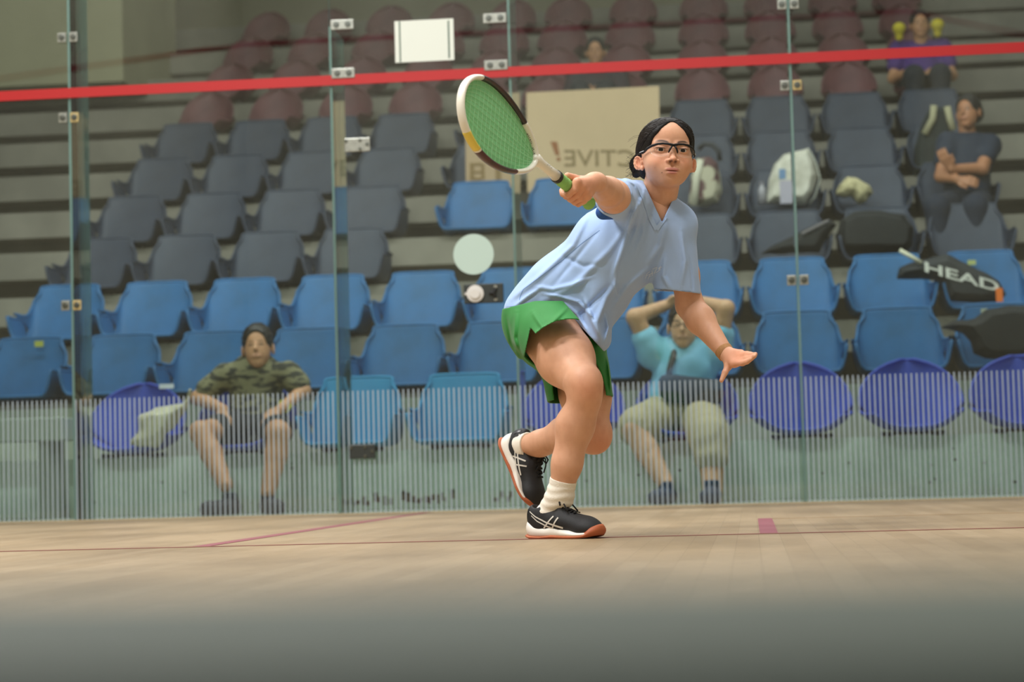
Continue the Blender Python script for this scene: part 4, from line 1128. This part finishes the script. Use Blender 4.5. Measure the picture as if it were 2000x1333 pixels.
# ------------------------------------------------------------------ spectators
def simple_head(o, s=1.0):
    """list of ops in head space (face towards -y), scaled"""
    L = [('u', Ell((0, .020*s, .020*s), (.072*s, .09*s, .082*s)), .01), ('u', Ell((0, -.014*s, -.040*s), (.060*s, .066*s, .070*s)), .03), ('u', Ell((0, -.045*s, -.092*s), (.028*s, .026*s, .022*s)), .02),
         ('u', Cap((0, -.076*s, .004*s), (0, -.094*s, -.026*s), .008*s, .012*s), .01), ('u', Ell((0, -.074*s, -.060*s), (.024*s, .014*s, .010*s)), .008),
         ('s', Ell((.03*s, -.088*s, -.002*s), (.018*s, .013*s, .010*s)), .01), ('s', Ell((-.03*s, -.088*s, -.002*s), (.018*s, .013*s, .010*s)), .01)]
    for k in (-1, 1): L.append(('u', Ell((k*.077*s, .012*s, -.018*s), (.008*s, .018*s, .03*s)), .006))
    return L
def shead_col(base):
    def f(p):
        c = np.tile(base, (len(p), 1))
        g = lambda cx, cy, cz, r: np.exp(-(((p[:, 0]-cx)/r[0])**2+((p[:, 1]-cy)/r[1])**2+((p[:, 2]-cz)/r[2])**2))[:, None]
        for k in (-1, 1):
            w = np.clip(g(k*.030, -.075, -.001, (.015, .03, .005))*1.2, 0, 1); c = c*(1-w)+np.array((.03, .02, .015))*w
            w = np.clip(g(k*.030, -.08, .018, (.018, .03, .0045)), 0, 1)*.8; c = c*(1-w)+np.array((.04, .03, .02))*w
        w = np.clip(g(0, -.08, -.060, (.024, .03, .007)), 0, 1)*.7; c = c*(1-w)+np.array((.45, .18, .14))*w
        return c
    return f
def frame3(yaw, roll=0, pitch=0):
    return np.array(Matrix.Rotation(yaw, 3, 'Z') @ Matrix.Rotation(roll, 3, 'Y') @ Matrix.Rotation(pitch, 3, 'X'))
def fist(w, d, n, r=.038):
    """five finger hand at wrist w pointing along d with palm normal n"""
    d = _nrm(d); n = _nrm(n-d*(n@d)) if True else n; s = np.cross(d, n); o = []
    for i in range(4):
        k = w+d*.085+s*(.028-.019*i); o.append(('u', Cap(w, k, .016, .013), .012))
        m = k+d*.035-n*.008; e = m+d*(.028-.004*abs(i-1.3))-n*.016; o += [('u', Cap(k, m, .0105, .009), .006), ('u', Cap(m, e, .009, .0075), .004)]
    o += [('u', Cap(w+s*.012, w+d*.045+s*.045, .014, .011), .01), ('u', Cap(w+d*.045+s*.045, w+d*.085+s*.052-n*.01, .0105, .008), .005)]
    return o
def person(label, base_px, H, parts, body_ops, headC, hR, hairops=None, hairm=None, loc=None, hs_=1.0, base=BASE, res=.007, clothes=()):
    P = empty('person', loc, label, 'person')
    sk = skin_mat('skin_spectator_%d' % len(_mc), tone=True)
    b = sdf_obj('body', body_ops, res, sk, P, sm=1, colf=lambda p: np.tile(base, (len(p), 1)))
    h = sdf_obj('h', simple_head(None, hs_), .004, sk, P, sm=1, xf=(hR, headC), colf=shead_col(base)); join_into(b, h)
    if hairops: under(P, sdf_obj('hair', hairops, .005, hairm, None, sm=1, xf=(hR, headC)))
    for nm, ops, m, lb in clothes:
        c = sdf_obj(nm, ops, res, m, P, sm=1)
        if lb: c['label'] = lb
    return P
HB = mat('hair_dark', '211b18', .5, noise=.4, nscale=60)
def cut(ops, *pl): return ops+[('s', p, 0) for p in pl]
def shorthair(s=1.0, back=True):
    return [('u', Ell((0, .024*s, .030*s), (.081*s, .099*s, .096*s)), .01), ('f', wrink(120, .004, 4), 0), ('s', Ell((0, -.125*s, -.015*s), (.076*s, .105*s, .110*s)), .006), ('s', Box((0, -.03*s, -.10*s), (.1*s, .12*s, .085*s)), .01), ('s', Half((0, 0, -.055*s), (0, .0, -1)), 0)]
def shoe_simple(toe, heel, m=None, nm='shoe', P=None):
    toe = np.array(toe); heel = np.array(heel); d = _nrm(toe-heel); L = np.linalg.norm(toe-heel); up = np.array((0, 0, 1.)); 
    ops = [('u', FCap(heel+d*.04+up*.04, toe-d*.045+up*.035, 0.050, .052, up, .85), .02), ('u', Cap(heel+d*.05+up*.06, heel+d*.06+up*.10, .038, .04), .02), ('u', Cap(heel+d*.04+up*.02, toe-d*.05+up*.02, .04, .044), .01), ('s', Half(heel+up*.002, -up), 0), ('s', Half(heel+up*.118, up), 0)]
    return ops
# camouflage-shirt man on the lowest row, left
def camo():
    S1 = 11.35
    pel = at(500, 815, 11.50); ch = at(500, 735, 11.50); nk = at(500, 705, 11.49)
    lS, rS = at(440, 732, 11.48), at(563, 728, 11.48)
    lE, lW = at(388, 778, 11.45), at(436, 800, 11.30)
    rE, rW = at(592, 765, 11.45), at(548, 800, 11.28)
    lK, rK = at(392, 845, 11.08), at(545, 846, 11.05)
    lH, rH = at(465, 838, 11.48), at(535, 838, 11.48)
    lA, rA = at(440, 948, 10.92), at(524, 962, 10.95)
    b = chain([pel, ch], [.13, .125], .04, (0, 1, 0), .75)+[('u', Cap(ch, nk+np.array((0, 0, .04)), .06, .055), .03)]
    b += chain([lS, lE], [.052, .042], .02)+chain([lE, lW], [.042, .028], .02)+chain([rS, rE], [.052, .042], .02)+chain([rE, rW], [.042, .028], .02)
    b += chain([lH, lK], [.085, .06], .03)+chain([rH, rK], [.085, .06], .03)
    for K, A_ in ((lK, lA), (rK, rA)): b += chain([K, K*.6+A_*.4+np.array((0, .02, 0)), A_], [.062, .060, .040], .02)
    b += fist(lW, np.array((.2, -.6, -.7)), np.array((0, -.7, .5)))+fist(rW, np.array((-.5, -.6, -.6)), np.array((0, -.7, .5)))
    sh = chain([pel+np.array((0, 0, -.02)), ch], [.150, .142], .04, (0, 1, 0), .78)+[('u', Cap(lS-np.array((0, 0, .01)), rS-np.array((0, 0, .01)), .062, .062), .05)]+chain([lS, lS*.35+lE*.65], [.064, .068], .03)+chain([rS, rS*.35+rE*.65], [.064, .068], .03)+[('f', wrink(40, .006, 2), 0)]
    st = chain([lH, lH*.45+lK*.55], [.10, .092], .03)+chain([rH, rH*.45+rK*.55], [.10, .092], .03)+[('u', Ell(pel+np.array((0, 0, -.03)), (.17, .13, .10)), .03), ('f', wrink(40, .005, 6), 0)]
    cm = mat('camouflage_cloth', '7f7a5c', .85, c2='34342c', nscale=20, stretch=(.7, 1, 1.9), ramp=(.44, .52))
    hC = at(503, 677, 11.44)
    P = person('man in a camouflage T-shirt and black shorts sitting on the lowest row', None, None, None, b, hC, frame3(math.radians(6), math.radians(-3), math.radians(-5)), shorthair(1.1), HB, loc=(pel[0], pel[1], row_z(1)), base=np.array(lin('c89570')[:3]), hs_=1.1,
               clothes=[('shirt', sh, cm, 'green-brown camouflage T-shirt'), ('shorts', st, mat('shorts_black', '17181b', .8), 'black shorts'),
                        ('shoe', shoe_simple(lA+np.array((-.08, -.17, -lA[2])), lA+np.array((.05, .06, -lA[2])), None), mat('shoe_slate', '2b323e', .7, noise=.4, nscale=40), None),
                        ('shoe', shoe_simple(rA+np.array((.09, -.16, -rA[2])), rA+np.array((-.03, .06, -rA[2])), None), mat('shoe_slate', '2b323e', .7, noise=.4, nscale=40), None)])
    o = MB().tube([tuple(rW*.85+rE*.15+np.array((math.cos(t)*.034, .012*math.sin(t), math.sin(t)*.034))) for t in np.linspace(0, 6.28, 16)], .007, 6).build('wristband', mat('band_yellow', 'c8c444', .6)); under(P, o); o['label'] = 'yellow wristband'
camo()
def blueman():
    pel = at(1325, 790, 11.55); ch = at(1340, 715, 11.56); nk = at(1340, 678, 11.58)
    lS, rS = at(1275, 690, 11.56), at(1400, 690, 11.56)
    lE, lW = at(1240, 620, 11.50), at(1298, 598, 11.62)
    rE, rW = at(1418, 603, 11.50), at(1372, 590, 11.62)
    lK, rK = at(1238, 838, 11.12), at(1388, 858, 11.02)
    lH, rH = at(1290, 815, 11.50), at(1368, 812, 11.50)
    lA, rA = at(1300, 945, 10.98), at(1393, 985, 10.85)
    b = chain([pel, ch], [.14, .15], .04, (0, 1, 0), .75)+[('u', Cap(ch, nk+np.array((0, 0, .05)), .07, .058), .03)]
    b += chain([lS, lE], [.058, .046], .02)+chain([lE, lW], [.046, .032], .02)+chain([rS, rE], [.058, .046], .02)+chain([rE, rW], [.046, .032], .02)
    b += chain([lH, lK], [.095, .065], .03)+chain([rH, rK], [.095, .065], .03)
    for K, A_ in ((lK, lA), (rK, rA)): b += chain([K, K*.6+A_*.4+np.array((0, .02, 0)), A_], [.066, .064, .044], .02)
    b += fist(lW, np.array((1, .2, .2)), np.array((0, .8, .5)))+fist(rW, np.array((-1, .2, .2)), np.array((0, .8, .5)))
    sh = chain([pel, ch], [.165, .172], .04, (0, 1, 0), .78)+[('u', Cap(lS, rS, .082, .082), .03)]+chain([lS, lS*.6+lE*.4], [.086, .076], .03)+chain([rS, rS*.6+rE*.4], [.086, .076], .03)+[('f', wrink(30, .007, 9), 0)]
    st = chain([lH, lH*.10+lK*.90], [.118, .105], .03)+chain([rH, rH*.05+rK*.95, rK*.72+rA*.28], [.118, .108, .090], .03)+[('u', Ell(pel+np.array((0, 0, -.04)), (.19, .14, .12)), .03), ('f', wrink(34, .006, 6), 0)]
    hC = at(1336, 636, 11.50)
    P = person('man in a pale blue T-shirt leaning back with hands behind his head', None, None, None, b, hC, frame3(math.radians(-4), math.radians(2)), shorthair(1.12), HB, loc=(pel[0], pel[1], row_z(1)), base=np.array(lin('d2a682')[:3]), hs_=1.12,
               clothes=[('shirt', sh, mat('tshirt_sky', '86c2dc', .8, noise=.1, nscale=6), 'pale blue T-shirt'), ('shorts', st, mat('shorts_khaki', 'b6aa86', .85, noise=.15, nscale=8), 'khaki shorts'),
                        ('shoe', shoe_simple(lA+np.array((-.05, -.18, -lA[2])), lA+np.array((.02, .05, -lA[2])), None), mat('shoe_navy', '2a3f5c', .7, noise=.3, nscale=40), None),
                        ('shoe', shoe_simple(rA+np.array((-.02, -.18, -rA[2])), rA+np.array((.0, .05, -rA[2])), None), mat('shoe_navy', '2a3f5c', .7), None)])
    g = MB(); T = lambda v: tuple(frame3(math.radians(-4), math.radians(2))@np.array(v)+hC)
    for s in (-1, 1): g.tube([T((s*.035+.026*math.cos(t), -.106, .002+.019*math.sin(t))) for t in np.linspace(0, 6.28, 16)], .0028, 6)
    g.tube([T((-.01, -.108, .004)), T((.01, -.108, .004))], .0028, 6)
    o = g.build('glasses', BLK); under(P, o)
    # sling bag and its strap across the chest: worn by the man, a thing of its own
    B = empty('sling_bag', at(1350, 765, 11.36), 'black sling bag worn across the pale blue T-shirt', 'bag')
    o = sdf_obj('bag_body', [('u', FCap(at(1312, 762, 11.38), at(1392, 772, 11.36), .070, .060, (0, 1, 0), .5), .02), ('u', FCap(at(1300, 745, 11.38), at(1402, 752, 11.38), .035, .03, (0, 1, 0), .5), .03)], .006, mat('bag_black', '23262b', .7), B)
    o = MB().tube([at(1303, 752, 11.37), at(1308, 722, 11.38), at(1316, 690, 11.44), at(1328, 672, 11.52)], .017, 8, flat=.5).build('strap', mat('bag_black', '23262b', .7)); under(B, o)
blueman()
def navy():
    k = 5; y0 = row_y(5); 
    pel = at(1885, 400, y0-.22); ch = at(1895, 300, y0-.16); nk = at(1890, 252, y0-.15)
    lS, rS = at(1850, 280, y0-.18), at(1932, 285, y0-.16)
    rE, rW = at(1918, 330, y0-.32), at(1858, 330, y0-.42)
    lE, lW = at(1838, 345, y0-.30), at(1868, 350, y0-.42)
    lK, rK = at(1830, 405, y0-.72), at(1905, 405, y0-.70)
    b = chain([pel, ch], [.13, .13], .04, (0, 1, 0), .75)+[('u', Cap(ch, nk+np.array((-.01, 0, .05)), .06, .055), .03)]
    b += chain([lS, lE, lW], [.05, .042, .03], .02)+chain([rS, rE, rW], [.055, .044, .030], .02)+fist(rW, np.array((-.5, -.3, .8)), np.array((-.5, -.8, 0)))+fist(lW, np.array((.8, -.3, -.2)), np.array((0, -.8, .3)))
    lA, rA = lK+np.array((0, .02, -.40)), rK+np.array((0, .02, -.40))
    b += chain([pel+np.array((-.09, -.02, 0)), lK, lA], [.085, .06, .04], .03)+chain([pel+np.array((.09, -.02, 0)), rK, rA], [.085, .06, .04], .03)
    sh = chain([pel, ch], [.158, .150], .04, (0, 1, 0), .8)+[('u', Cap(lS, rS, .072, .075), .03)]+chain([lS, lE*.5+lS*.5], [.076, .07], .03)+chain([rS, rE*.45+rS*.55], [.080, .074], .03)+[('f', wrink(30, .006, 19), 0)]
    st = [('u', Ell(pel, (.18, .15, .12)), .03)]+chain([pel+np.array((-.09, -.02, 0)), lK, lA+np.array((0, 0, .03))], [.10, .082, .065], .03)+chain([pel+np.array((.09, -.02, 0)), rK, rA+np.array((0, 0, .03))], [.10, .082, .065], .03)
    hC = at(1890, 218, y0-.20)
    hr = shorthair(1.05)+[('u', Ell((.02, .05, -.02), (.07, .06, .06)), .03)]
    P = person('person in a dark navy top sitting with folded arms, upper right of the stand', None, None, None, b, hC, frame3(math.radians(-28), math.radians(-4), math.radians(-4)), hr, HB, hs_=1.05, loc=(pel[0], pel[1], row_z(5)), base=np.array(lin('b07a58')[:3]),
               clothes=[('shirt', sh, mat('top_navy', '1f2a3d', .8), 'dark navy T-shirt'), ('trousers', st, mat('trousers_navy', '1d2536', .85), 'dark blue trousers'),
                        ('shoe', shoe_simple((lA[0], lA[1]-.17, row_z(4)+.003), (lA[0], lA[1]+.06, row_z(4)+.003)), mat('shoe_slate', '2b323e', .7), None), ('shoe', shoe_simple((rA[0], rA[1]-.17, row_z(4)+.003), (rA[0], rA[1]+.06, row_z(4)+.003)), mat('shoe_slate', '2b323e', .7), None)])
navy()
def upper(label, hx, hy_, k, shirtc, yaw=0, hair=True):
    y0 = row_y(k); z = row_z(k); hC = at(hx, hy_, y0-.2); x = hC[0]; pel = np.array((x, y0-.22, z+.17)); ch = np.array((x, y0-.14, hC[2]-.27))
    S = [ch+np.array((s*.17, 0, .08)) for s in (-1, 1)]; E = [s_+np.array((q*.06, -.10, -.24)) for s_, q in zip(S, (-1, 1))]; Wp = [np.array((x+q*.09, y0-.5, z+.24)) for q in (-1, 1)]
    K = [pel+np.array((q*.1, -.42, .0)) for q in (-1, 1)]; An = [q+np.array((0, .0, -.38)) for q in K]
    b = chain([pel, ch], [.12, .12], .04, (0, 1, 0), .75)+[('u', Cap(ch, hC+np.array((0, .01, -.06)), .06, .05), .03)]
    for i in (0, 1): b += chain([S[i], E[i], Wp[i]], [.05, .04, .028], .02)+fist(Wp[i], np.array((-.3 if i else .3, -.6, -.2)), np.array((0, -.3, .9)))+chain([pel+np.array(((-1, 1)[i]*.08, 0, 0)), K[i], An[i]], [.085, .058, .04], .03)
    sh = chain([pel, ch], [.150, .145], .04, (0, 1, 0), .8)+[('u', Cap(S[0], S[1], .07, .07), .03)]
    for i in (0, 1): sh += chain([S[i], S[i]*.45+E[i]*.55], [.075, .07], .03)
    st = [('u', Ell(pel, (.17, .14, .11)), .03)]
    for i in (0, 1): st += chain([pel+np.array(((-1, 1)[i]*.08, 0, 0)), K[i], An[i]+np.array((0, 0, .05))], [.1, .078, .06], .03)
    cl = [('shirt', sh, shirtc, None), ('trousers', st, mat('trousers_dark', '20242b', .85), 'dark trousers')]
    for i in (0, 1): cl.append(('shoe', shoe_simple((An[i][0], An[i][1]-.17, row_z(k-1)+.003), (An[i][0], An[i][1]+.06, row_z(k-1)+.003)), mat('shoe_slate', '2b323e', .7), None))
    return person(label, None, None, None, b, hC, frame3(yaw), shorthair() if hair else None, HB, loc=(x, y0-.2, z), base=np.array(lin('b98864')[:3]), clothes=cl), hC, ch, pel
upper('dark-haired person in a dark top, far up behind the tan banner', 1163, 100, 8, mat('top_dark_red', '2c3038', .8, c2='3a2028', nscale=5))
P, hC, ch, pel = upper('person in a purple top with yellow shoulders at the upper right of the stand', 1797, 47, 8, mat('top_purple', '4b2c74', .8))
for q, s in ((at(1755, 52, row_y(8)-.24), -1), (at(1830, 45, row_y(8)-.24), 1)):
    pass
# ------------------------------------------------------------------ boards, bags and small things on the stand
class Poly:
    """pillow over an outline standing in the plane y = Y"""
    def __init__(s, px, Y, T, lean=0):
        s.P = np.array([at(a, b, Y)[[0, 2]] for a, b in px]); s.Y = Y; s.T = T; s.lean = lean
        m = s.P.mean(0); s.c = np.array((m[0], Y, m[1])); s.R = np.linalg.norm(s.P-m, axis=1).max()+T; s.zm = m[1]
    def d(s, p):
        q = p[:, [0, 2]]; n = len(s.P); best = np.full(len(p), 1e9); ins = np.zeros(len(p), bool)
        for i in range(n):
            a, b = s.P[i], s.P[(i+1) % n]; ab = b-a; t = np.clip(((q-a)@ab)/(ab@ab), 0, 1)
            best = np.minimum(best, np.linalg.norm(q-a-t[:, None]*ab, axis=1))
            c = ((a[1] > q[:, 1]) != (b[1] > q[:, 1])) & (q[:, 0] < (b[0]-a[0])*(q[:, 1]-a[1])/(b[1]-a[1]+1e-12)+a[0]); ins ^= c
        d2 = np.where(ins, -best, best)
        dy = np.abs(p[:, 1]-s.Y-s.lean*(p[:, 2]-s.zm))/s.T
        return np.where(dy < 1, (d2+.045*dy**2)*.75, np.maximum(d2, 0)+(dy-1)*s.T+.03)
def soft(name, ops, m, parent=None, res=.006, label=None):
    o = sdf_obj(name, ops, res, m, parent, sm=2)
    if label: o['label'] = label
    return o
def board(px, Y, name, label, m, lean=.02):
    P = [at(a, b, Y) for a, b in px]
    r = empty(name, (P[0][0], Y, min(p[2] for p in P)), label, 'board')
    v, f = prism([(p[0], p[2]) for p in P], 0, .012, lambda u, w, d: (u, Y+d, w))
    o = mesh_obj('panel', v, f, m, None, smooth=False); under(r, o); return r
TAN = mat('board_tan', 'c9ae8a', .8, noise=.06, nscale=3)
BY = row_y(5)+.12
b1 = board([(1028, 181), (1287, 168), (1290, 366), (1030, 376)], BY, 'sign_board', 'large tan board with mirrored olive lettering leaning behind the blue seats', TAN)
OLV = mat('letter_olive', '8a7550', .8); ORG = mat('letter_rust', '96603a', .8)
def letters(txt, px0, px1, py, h, Y, m, parent, name, mirror=True, slant=0, bold=.006):
    v, f = text_mesh(txt, 1.0, 0, bold)
    xs = [q[0] for q in v]; ys = [q[1] for q in v]; x0, x1, y0, y1 = min(xs), max(xs), min(ys), max(ys)
    A_, B_ = at(px0, py, Y), at(px1, py+slant, Y); hz = h*Y/F_PX
    V = []
    for q in v:
        u = (q[0]-x0)/(x1-x0); u = 1-u if mirror else u
        w = (q[1]-y0)/(y1-y0)-.5
        V.append(tuple(A_+(B_-A_)*u+np.array((0, -.004, w*hz))))
    n = len(V); V2 = [(a, b+.003, c) for a, b, c in V]
    F = [tuple(q) for q in f]+[tuple(n+i for i in q[::-1]) for q in f]
    o = mesh_obj(name, V+V2, F, m, None, smooth=False); under(parent, o); return o
o = letters('ACTIVE', 1102, 1278, 309, 33, BY, OLV, b1, 'lettering'); o['label'] = 'mirrored olive letters ACTIVE'
ex = MB(); A_, B_, C_, D_ = at(1075, 277, BY-.004), at(1088, 277, BY-.004), at(1093, 303, BY-.004), at(1085, 303, BY-.004)
v, f = prism([(A_[0], A_[2]), (B_[0], B_[2]), (C_[0], C_[2]), (D_[0], D_[2])], 0, .003, lambda u, w, d: (u, BY-.004+d, w)); ex.add(v, f)
ex.disc(tuple(at(1091, 311, BY-.003)), (0, 1, 0), .014, .003, 14)
o = ex.build('exclamation_mark', ORG); under(b1, o); o['label'] = 'rust coloured exclamation mark'
b2 = board([(908, 186), (1014, 181), (1016, 366), (910, 368)], BY+.02, 'sign_board', 'narrower tan board with brown marks, behind the left one of the two upper blue seats', mat('board_tan_dark', 'b89d7c', .8, noise=.08, nscale=4))
mk = MB()
for x0, x1, y0, y1 in ((918, 926, 318, 352), (926, 940, 318, 324), (926, 940, 334, 339), (926, 940, 347, 352), (940, 946, 320, 350), (968, 978, 322, 354), (978, 990, 322, 328)):
    a, b = at(x0, y1, BY+.016), at(x1, y0, BY+.016); mk.box((a[0], BY+.016, a[2]), (b[0], BY+.019, b[2]))
o = mk.build('brown_marks', mat('mark_brown', '8a7048', .8)); under(b2, o)
place_seat('grey', 'tub', -.30, 6, 'dark grey bucket seat behind the narrower tan board, sixth row up')
place_seat('grey', 'tub', -.30, 7, 'dark grey bucket seat above the narrower tan board, seventh row up')

CRM = mat('canvas_cream', 'd8d2b4', .85, c2='b7b094', nscale=14, bump=.4, bscale=80)
BK = mat('bag_cloth_black', '1e1f20', .75, noise=.3, nscale=20, bump=.3, bscale=120)
def bag(name, label, cat, px, Y, T, m, lean=0, res=.006, extra=(), k=30, amp=.005):
    p = Poly(px, Y, T, lean); b = empty(name, (p.c[0], Y, p.P[:, 1].min()), label, cat)
    soft('bag_body' if cat == 'bag' else 'cloth', [('u', p, 0), ('f', wrink(k, amp, len(px)), 0)]+list(extra), m, b, res); return b
bag('jacket', 'cream jacket bundled on the violet seat at the left end of the lowest row', 'jacket', [(255, 868), (268, 848), (272, 815), (300, 797), (356, 788), (372, 762), (366, 800), (348, 826), (330, 846), (302, 876)], 11.22, .07, CRM, amp=.012, k=45)
t = bag('tote_bag', 'white tote bag standing on a dark seat beside the rightmost glass fin', 'bag', [(1498, 398), (1500, 352), (1512, 322), (1530, 302), (1556, 296), (1580, 290), (1592, 318), (1597, 345), (1588, 380), (1572, 400)], row_y(5)-.24, .10, mat('canvas_white', 'e2ded0', .85, c2='bcb8a8', nscale=10), amp=.006)
a, b = at(1524, 398, row_y(5)-.345), at(1549, 352, row_y(5)-.345)
o = MB().box((a[0], row_y(5)-.345, a[2]), (b[0], row_y(5)-.335, b[2])).build('printed_panel', mat('panel_lavender', 'b3aebc', .8)); under(t, o)
a, b = at(1522, 350, row_y(5)-.345), at(1534, 330, row_y(5)-.345)
o = MB().box((a[0], row_y(5)-.345, a[2]), (b[0], row_y(5)-.335, b[2])).build('blue_print', mat('print_blue', '6f8fb4', .8)); under(t, o)
o = MB().tube([at(1582, 296, row_y(5)-.30), at(1594, 320, row_y(5)-.32), at(1602, 350, row_y(5)-.32), at(1592, 385, row_y(5)-.3), at(1580, 398, row_y(5)-.27)], .008, 8).build('handle', mat('handle_grey', '9c9c92', .8), None, smooth=True); under(t, o)
wb = empty('water_bottle', at(1489, 399, row_y(5)-.26), 'small pale grey bottle left of the white tote bag', 'bottle')
c = at(1489, 399, row_y(5)-.26); o = MB().tube([c, c+np.array((0, 0, .10)), c+np.array((0, 0, .125)), c+np.array((0, 0, .14))], [.028, .028, .014, .014], 14).build('bottle_body', mat('bottle_pale', '9a979e', .3), None, smooth=True); under(wb, o)
o = MB().disc(c+np.array((0, 0, .147)), (0, 0, 1), .017, .016).build('cap', mat('cap_grey', '7c7a84', .4)); under(wb, o)
bag('towel', 'crumpled cream towel lying on a dark seat right of the tote bag', 'towel', [(1632, 380), (1640, 360), (1656, 346), (1675, 349), (1698, 362), (1704, 378), (1692, 392), (1676, 398), (1664, 384), (1648, 386)], row_y(5)-.25, .08, mat('towel_cream', 'd6cba0', .95, c2='a89e78', nscale=22, bump=.8, bscale=120), amp=.010, k=70)
sb_ = bag('shoulder_bag', 'white shoulder bag with a maroon pattern on the seat behind the girl\'s head', 'bag', [(1344, 402), (1350, 345), (1362, 310), (1385, 306), (1402, 318), (1408, 345), (1410, 375), (1402, 396), (1380, 404)], row_y(5)-.24, .09, mat('bag_pattern', 'b9b39c', .85, c2='5c3e40', nscale=9, ramp=(.44, .5)), amp=.004)
o = MB().tube([at(1360+4, 292, row_y(5)-.24), at(1376, 281, row_y(5)-.25), at(1392, 283, row_y(5)-.26), at(1404, 296, row_y(5)-.26), at(1406, 314, row_y(5)-.26)], .017, 8).build('ring_handle', mat('ring_black', '1a1d24', .5), None, smooth=True); under(sb_, o)
o = MB().tube([at(1368, 312, row_y(5)-.33), at(1360, 345, row_y(5)-.34), at(1356, 402, row_y(5)-.33)], .026, 8, flat=.5).build('white_strap', mat('strap_white', 'cfcbb6', .8), None, smooth=True); under(sb_, o)
bg1 = bag('gear_bag', 'black gear bag slumped on a dark grey seat, cream towel above it', 'bag', [(1638, 494), (1636, 455), (1642, 430), (1668, 414), (1720, 412), (1765, 420), (1784, 445), (1782, 480), (1768, 494)], row_y(4)-.26, .13, BK)
bg2 = bag('racket_bag', 'black racket bag with a grey zip line on the seat behind the rightmost fin', 'bag', [(1486, 497), (1500, 484), (1540, 466), (1590, 440), (1622, 428), (1634, 440), (1612, 470), (1600, 494)], row_y(4)-.27, .08, BK)
o = MB().tube([at(1566, 457, row_y(4)-.36), at(1592, 444, row_y(4)-.36), at(1618, 431, row_y(4)-.35)], .009, 6).build('zip', mat('zip_grey', '7d7678', .6), None); under(bg2, o)
hb2 = bag('racket_bag', 'long black racket bag with big white letters, lying over the blue seats at the right', 'bag', [(1750, 546), (1756, 522), (1785, 512), (1812, 506), (1850, 496), (1895, 520), (1950, 548), (1966, 575), (1952, 590), (1900, 592), (1850, 588), (1836, 548), (1800, 545)], row_y(3)-.38, .09, mat('bag_charcoal', '26292c', .7, noise=.2, nscale=10))
o = letters('HEAD', 1806, 1951, 521, 20, row_y(3)-.475, mat('letter_white', 'd8d6cc', .7), hb2, 'lettering', mirror=False, slant=40, bold=.02); o['label'] = 'white letters HEAD'
o = MB().tube([at(1757, 489, row_y(3)-.46), at(1780, 502, row_y(3)-.47), at(1800, 514, row_y(3)-.47)], .013, 8).build('pale_strap', mat('strap_pale', 'd2cdb4', .7), None, smooth=True); under(hb2, o)
a, b = at(1946, 590, row_y(3)-.50), at(1958, 563, row_y(3)-.50)
o = MB().box((a[0], row_y(3)-.50, a[2]), (b[0], row_y(3)-.49, b[2])).build('orange_tag', mat('tag_orange', 'f07a24', .6)); under(hb2, o)
bag('duffel_bag', 'big black duffel bag on the blue seat at the right edge of the picture', 'bag', [(1838, 640), (1862, 628), (1905, 622), (1925, 606), (1960, 600), (2040, 598), (2060, 650), (2050, 704), (1925, 702), (1902, 690), (1895, 668), (1880, 650)], row_y(2)-.34, .15, BK, amp=.006)
bp = bag('backpack', 'dark backpack with two cream straps beside the person in navy', 'bag', [(1782, 345), (1786, 290), (1800, 240), (1815, 212), (1850, 208), (1862, 235), (1860, 300), (1858, 345)], row_y(6)-.34, .09, mat('pack_dark', '262d2c', .8, noise=.3, nscale=10))
for q in ([(1824, 206), (1822, 232), (1806, 262)], [(1850, 208), (1855, 232), (1862, 254)]):
    o = MB().tube([at(x, y, row_y(6)-.46) for x, y in q], .024, 8, flat=.6).build('cream_strap', mat('strap_cream', 'a9a282', .8), None, smooth=True); under(bp, o)
def sticker(px, py, w, h, k, m, label, dy=-.02):
    Y = row_y(k)+dy; c = at(px, py, Y); o = MB().box((c[0]-w/2, Y, c[2]-h/2), (c[0]+w/2, Y+.003, c[2]+h/2)).build('seat_label', m); tag(o, label, 'sticker')
sticker(325, 755, .085, .026, 1, mat('label_white', 'dfe3e6', .6), 'white label strip on the violet seat at the left end of the lowest row', -.05)
sticker(76, 672, .055, .035, 2, mat('label_yellow', 'b6b84c', .6), 'yellow label on the leftmost blue seat of the second row', -.045)
sticker(1898, 513, .05, .03, 3, mat('label_lime', 'b2b870', .6), 'yellow-green label on the seat above the long racket bag', -.045)
sticker(1922, 608, .035, .03, 2, mat('label_pale', 'b9bda4', .6), 'small pale label above the big black duffel bag', -.045)
# pale bench step at the far left
a, b = at(0, 862, 11.32), at(148, 818, 11.32)
r = empty('low_bench', (a[0], 11.4, 0), 'low pale painted bench at the lower left behind the glass', 'bench')
pb = mat('bench_paint', 'a9b3a6', .7)
under(r, MB().box((-3.1, 11.0, b[2]-.125), (b[0]+.02, 11.32, b[2])).build('bench_top', pb, bevel=.006))
for x in (-2.9, b[0]-.12): under(r, MB().box((x, 11.05, 0), (x+.06, 11.30, b[2]-.125)).build('leg', mat('bench_leg', '8d968a', .8)))
# yellow shoulder pieces of the purple top
for px, py in ((1756, 55), (1831, 48)):
    c = at(px, py, row_y(8)-.30)
    o = soft('yellow_shoulder', [('u', Ell(c, (.052, .05, .045)), .01), ('u', Cap(c, c+np.array((.0, .02, -.07)), .035, .03), .02)], mat('cloth_yellow', 'c9b62c', .8), P, .007)
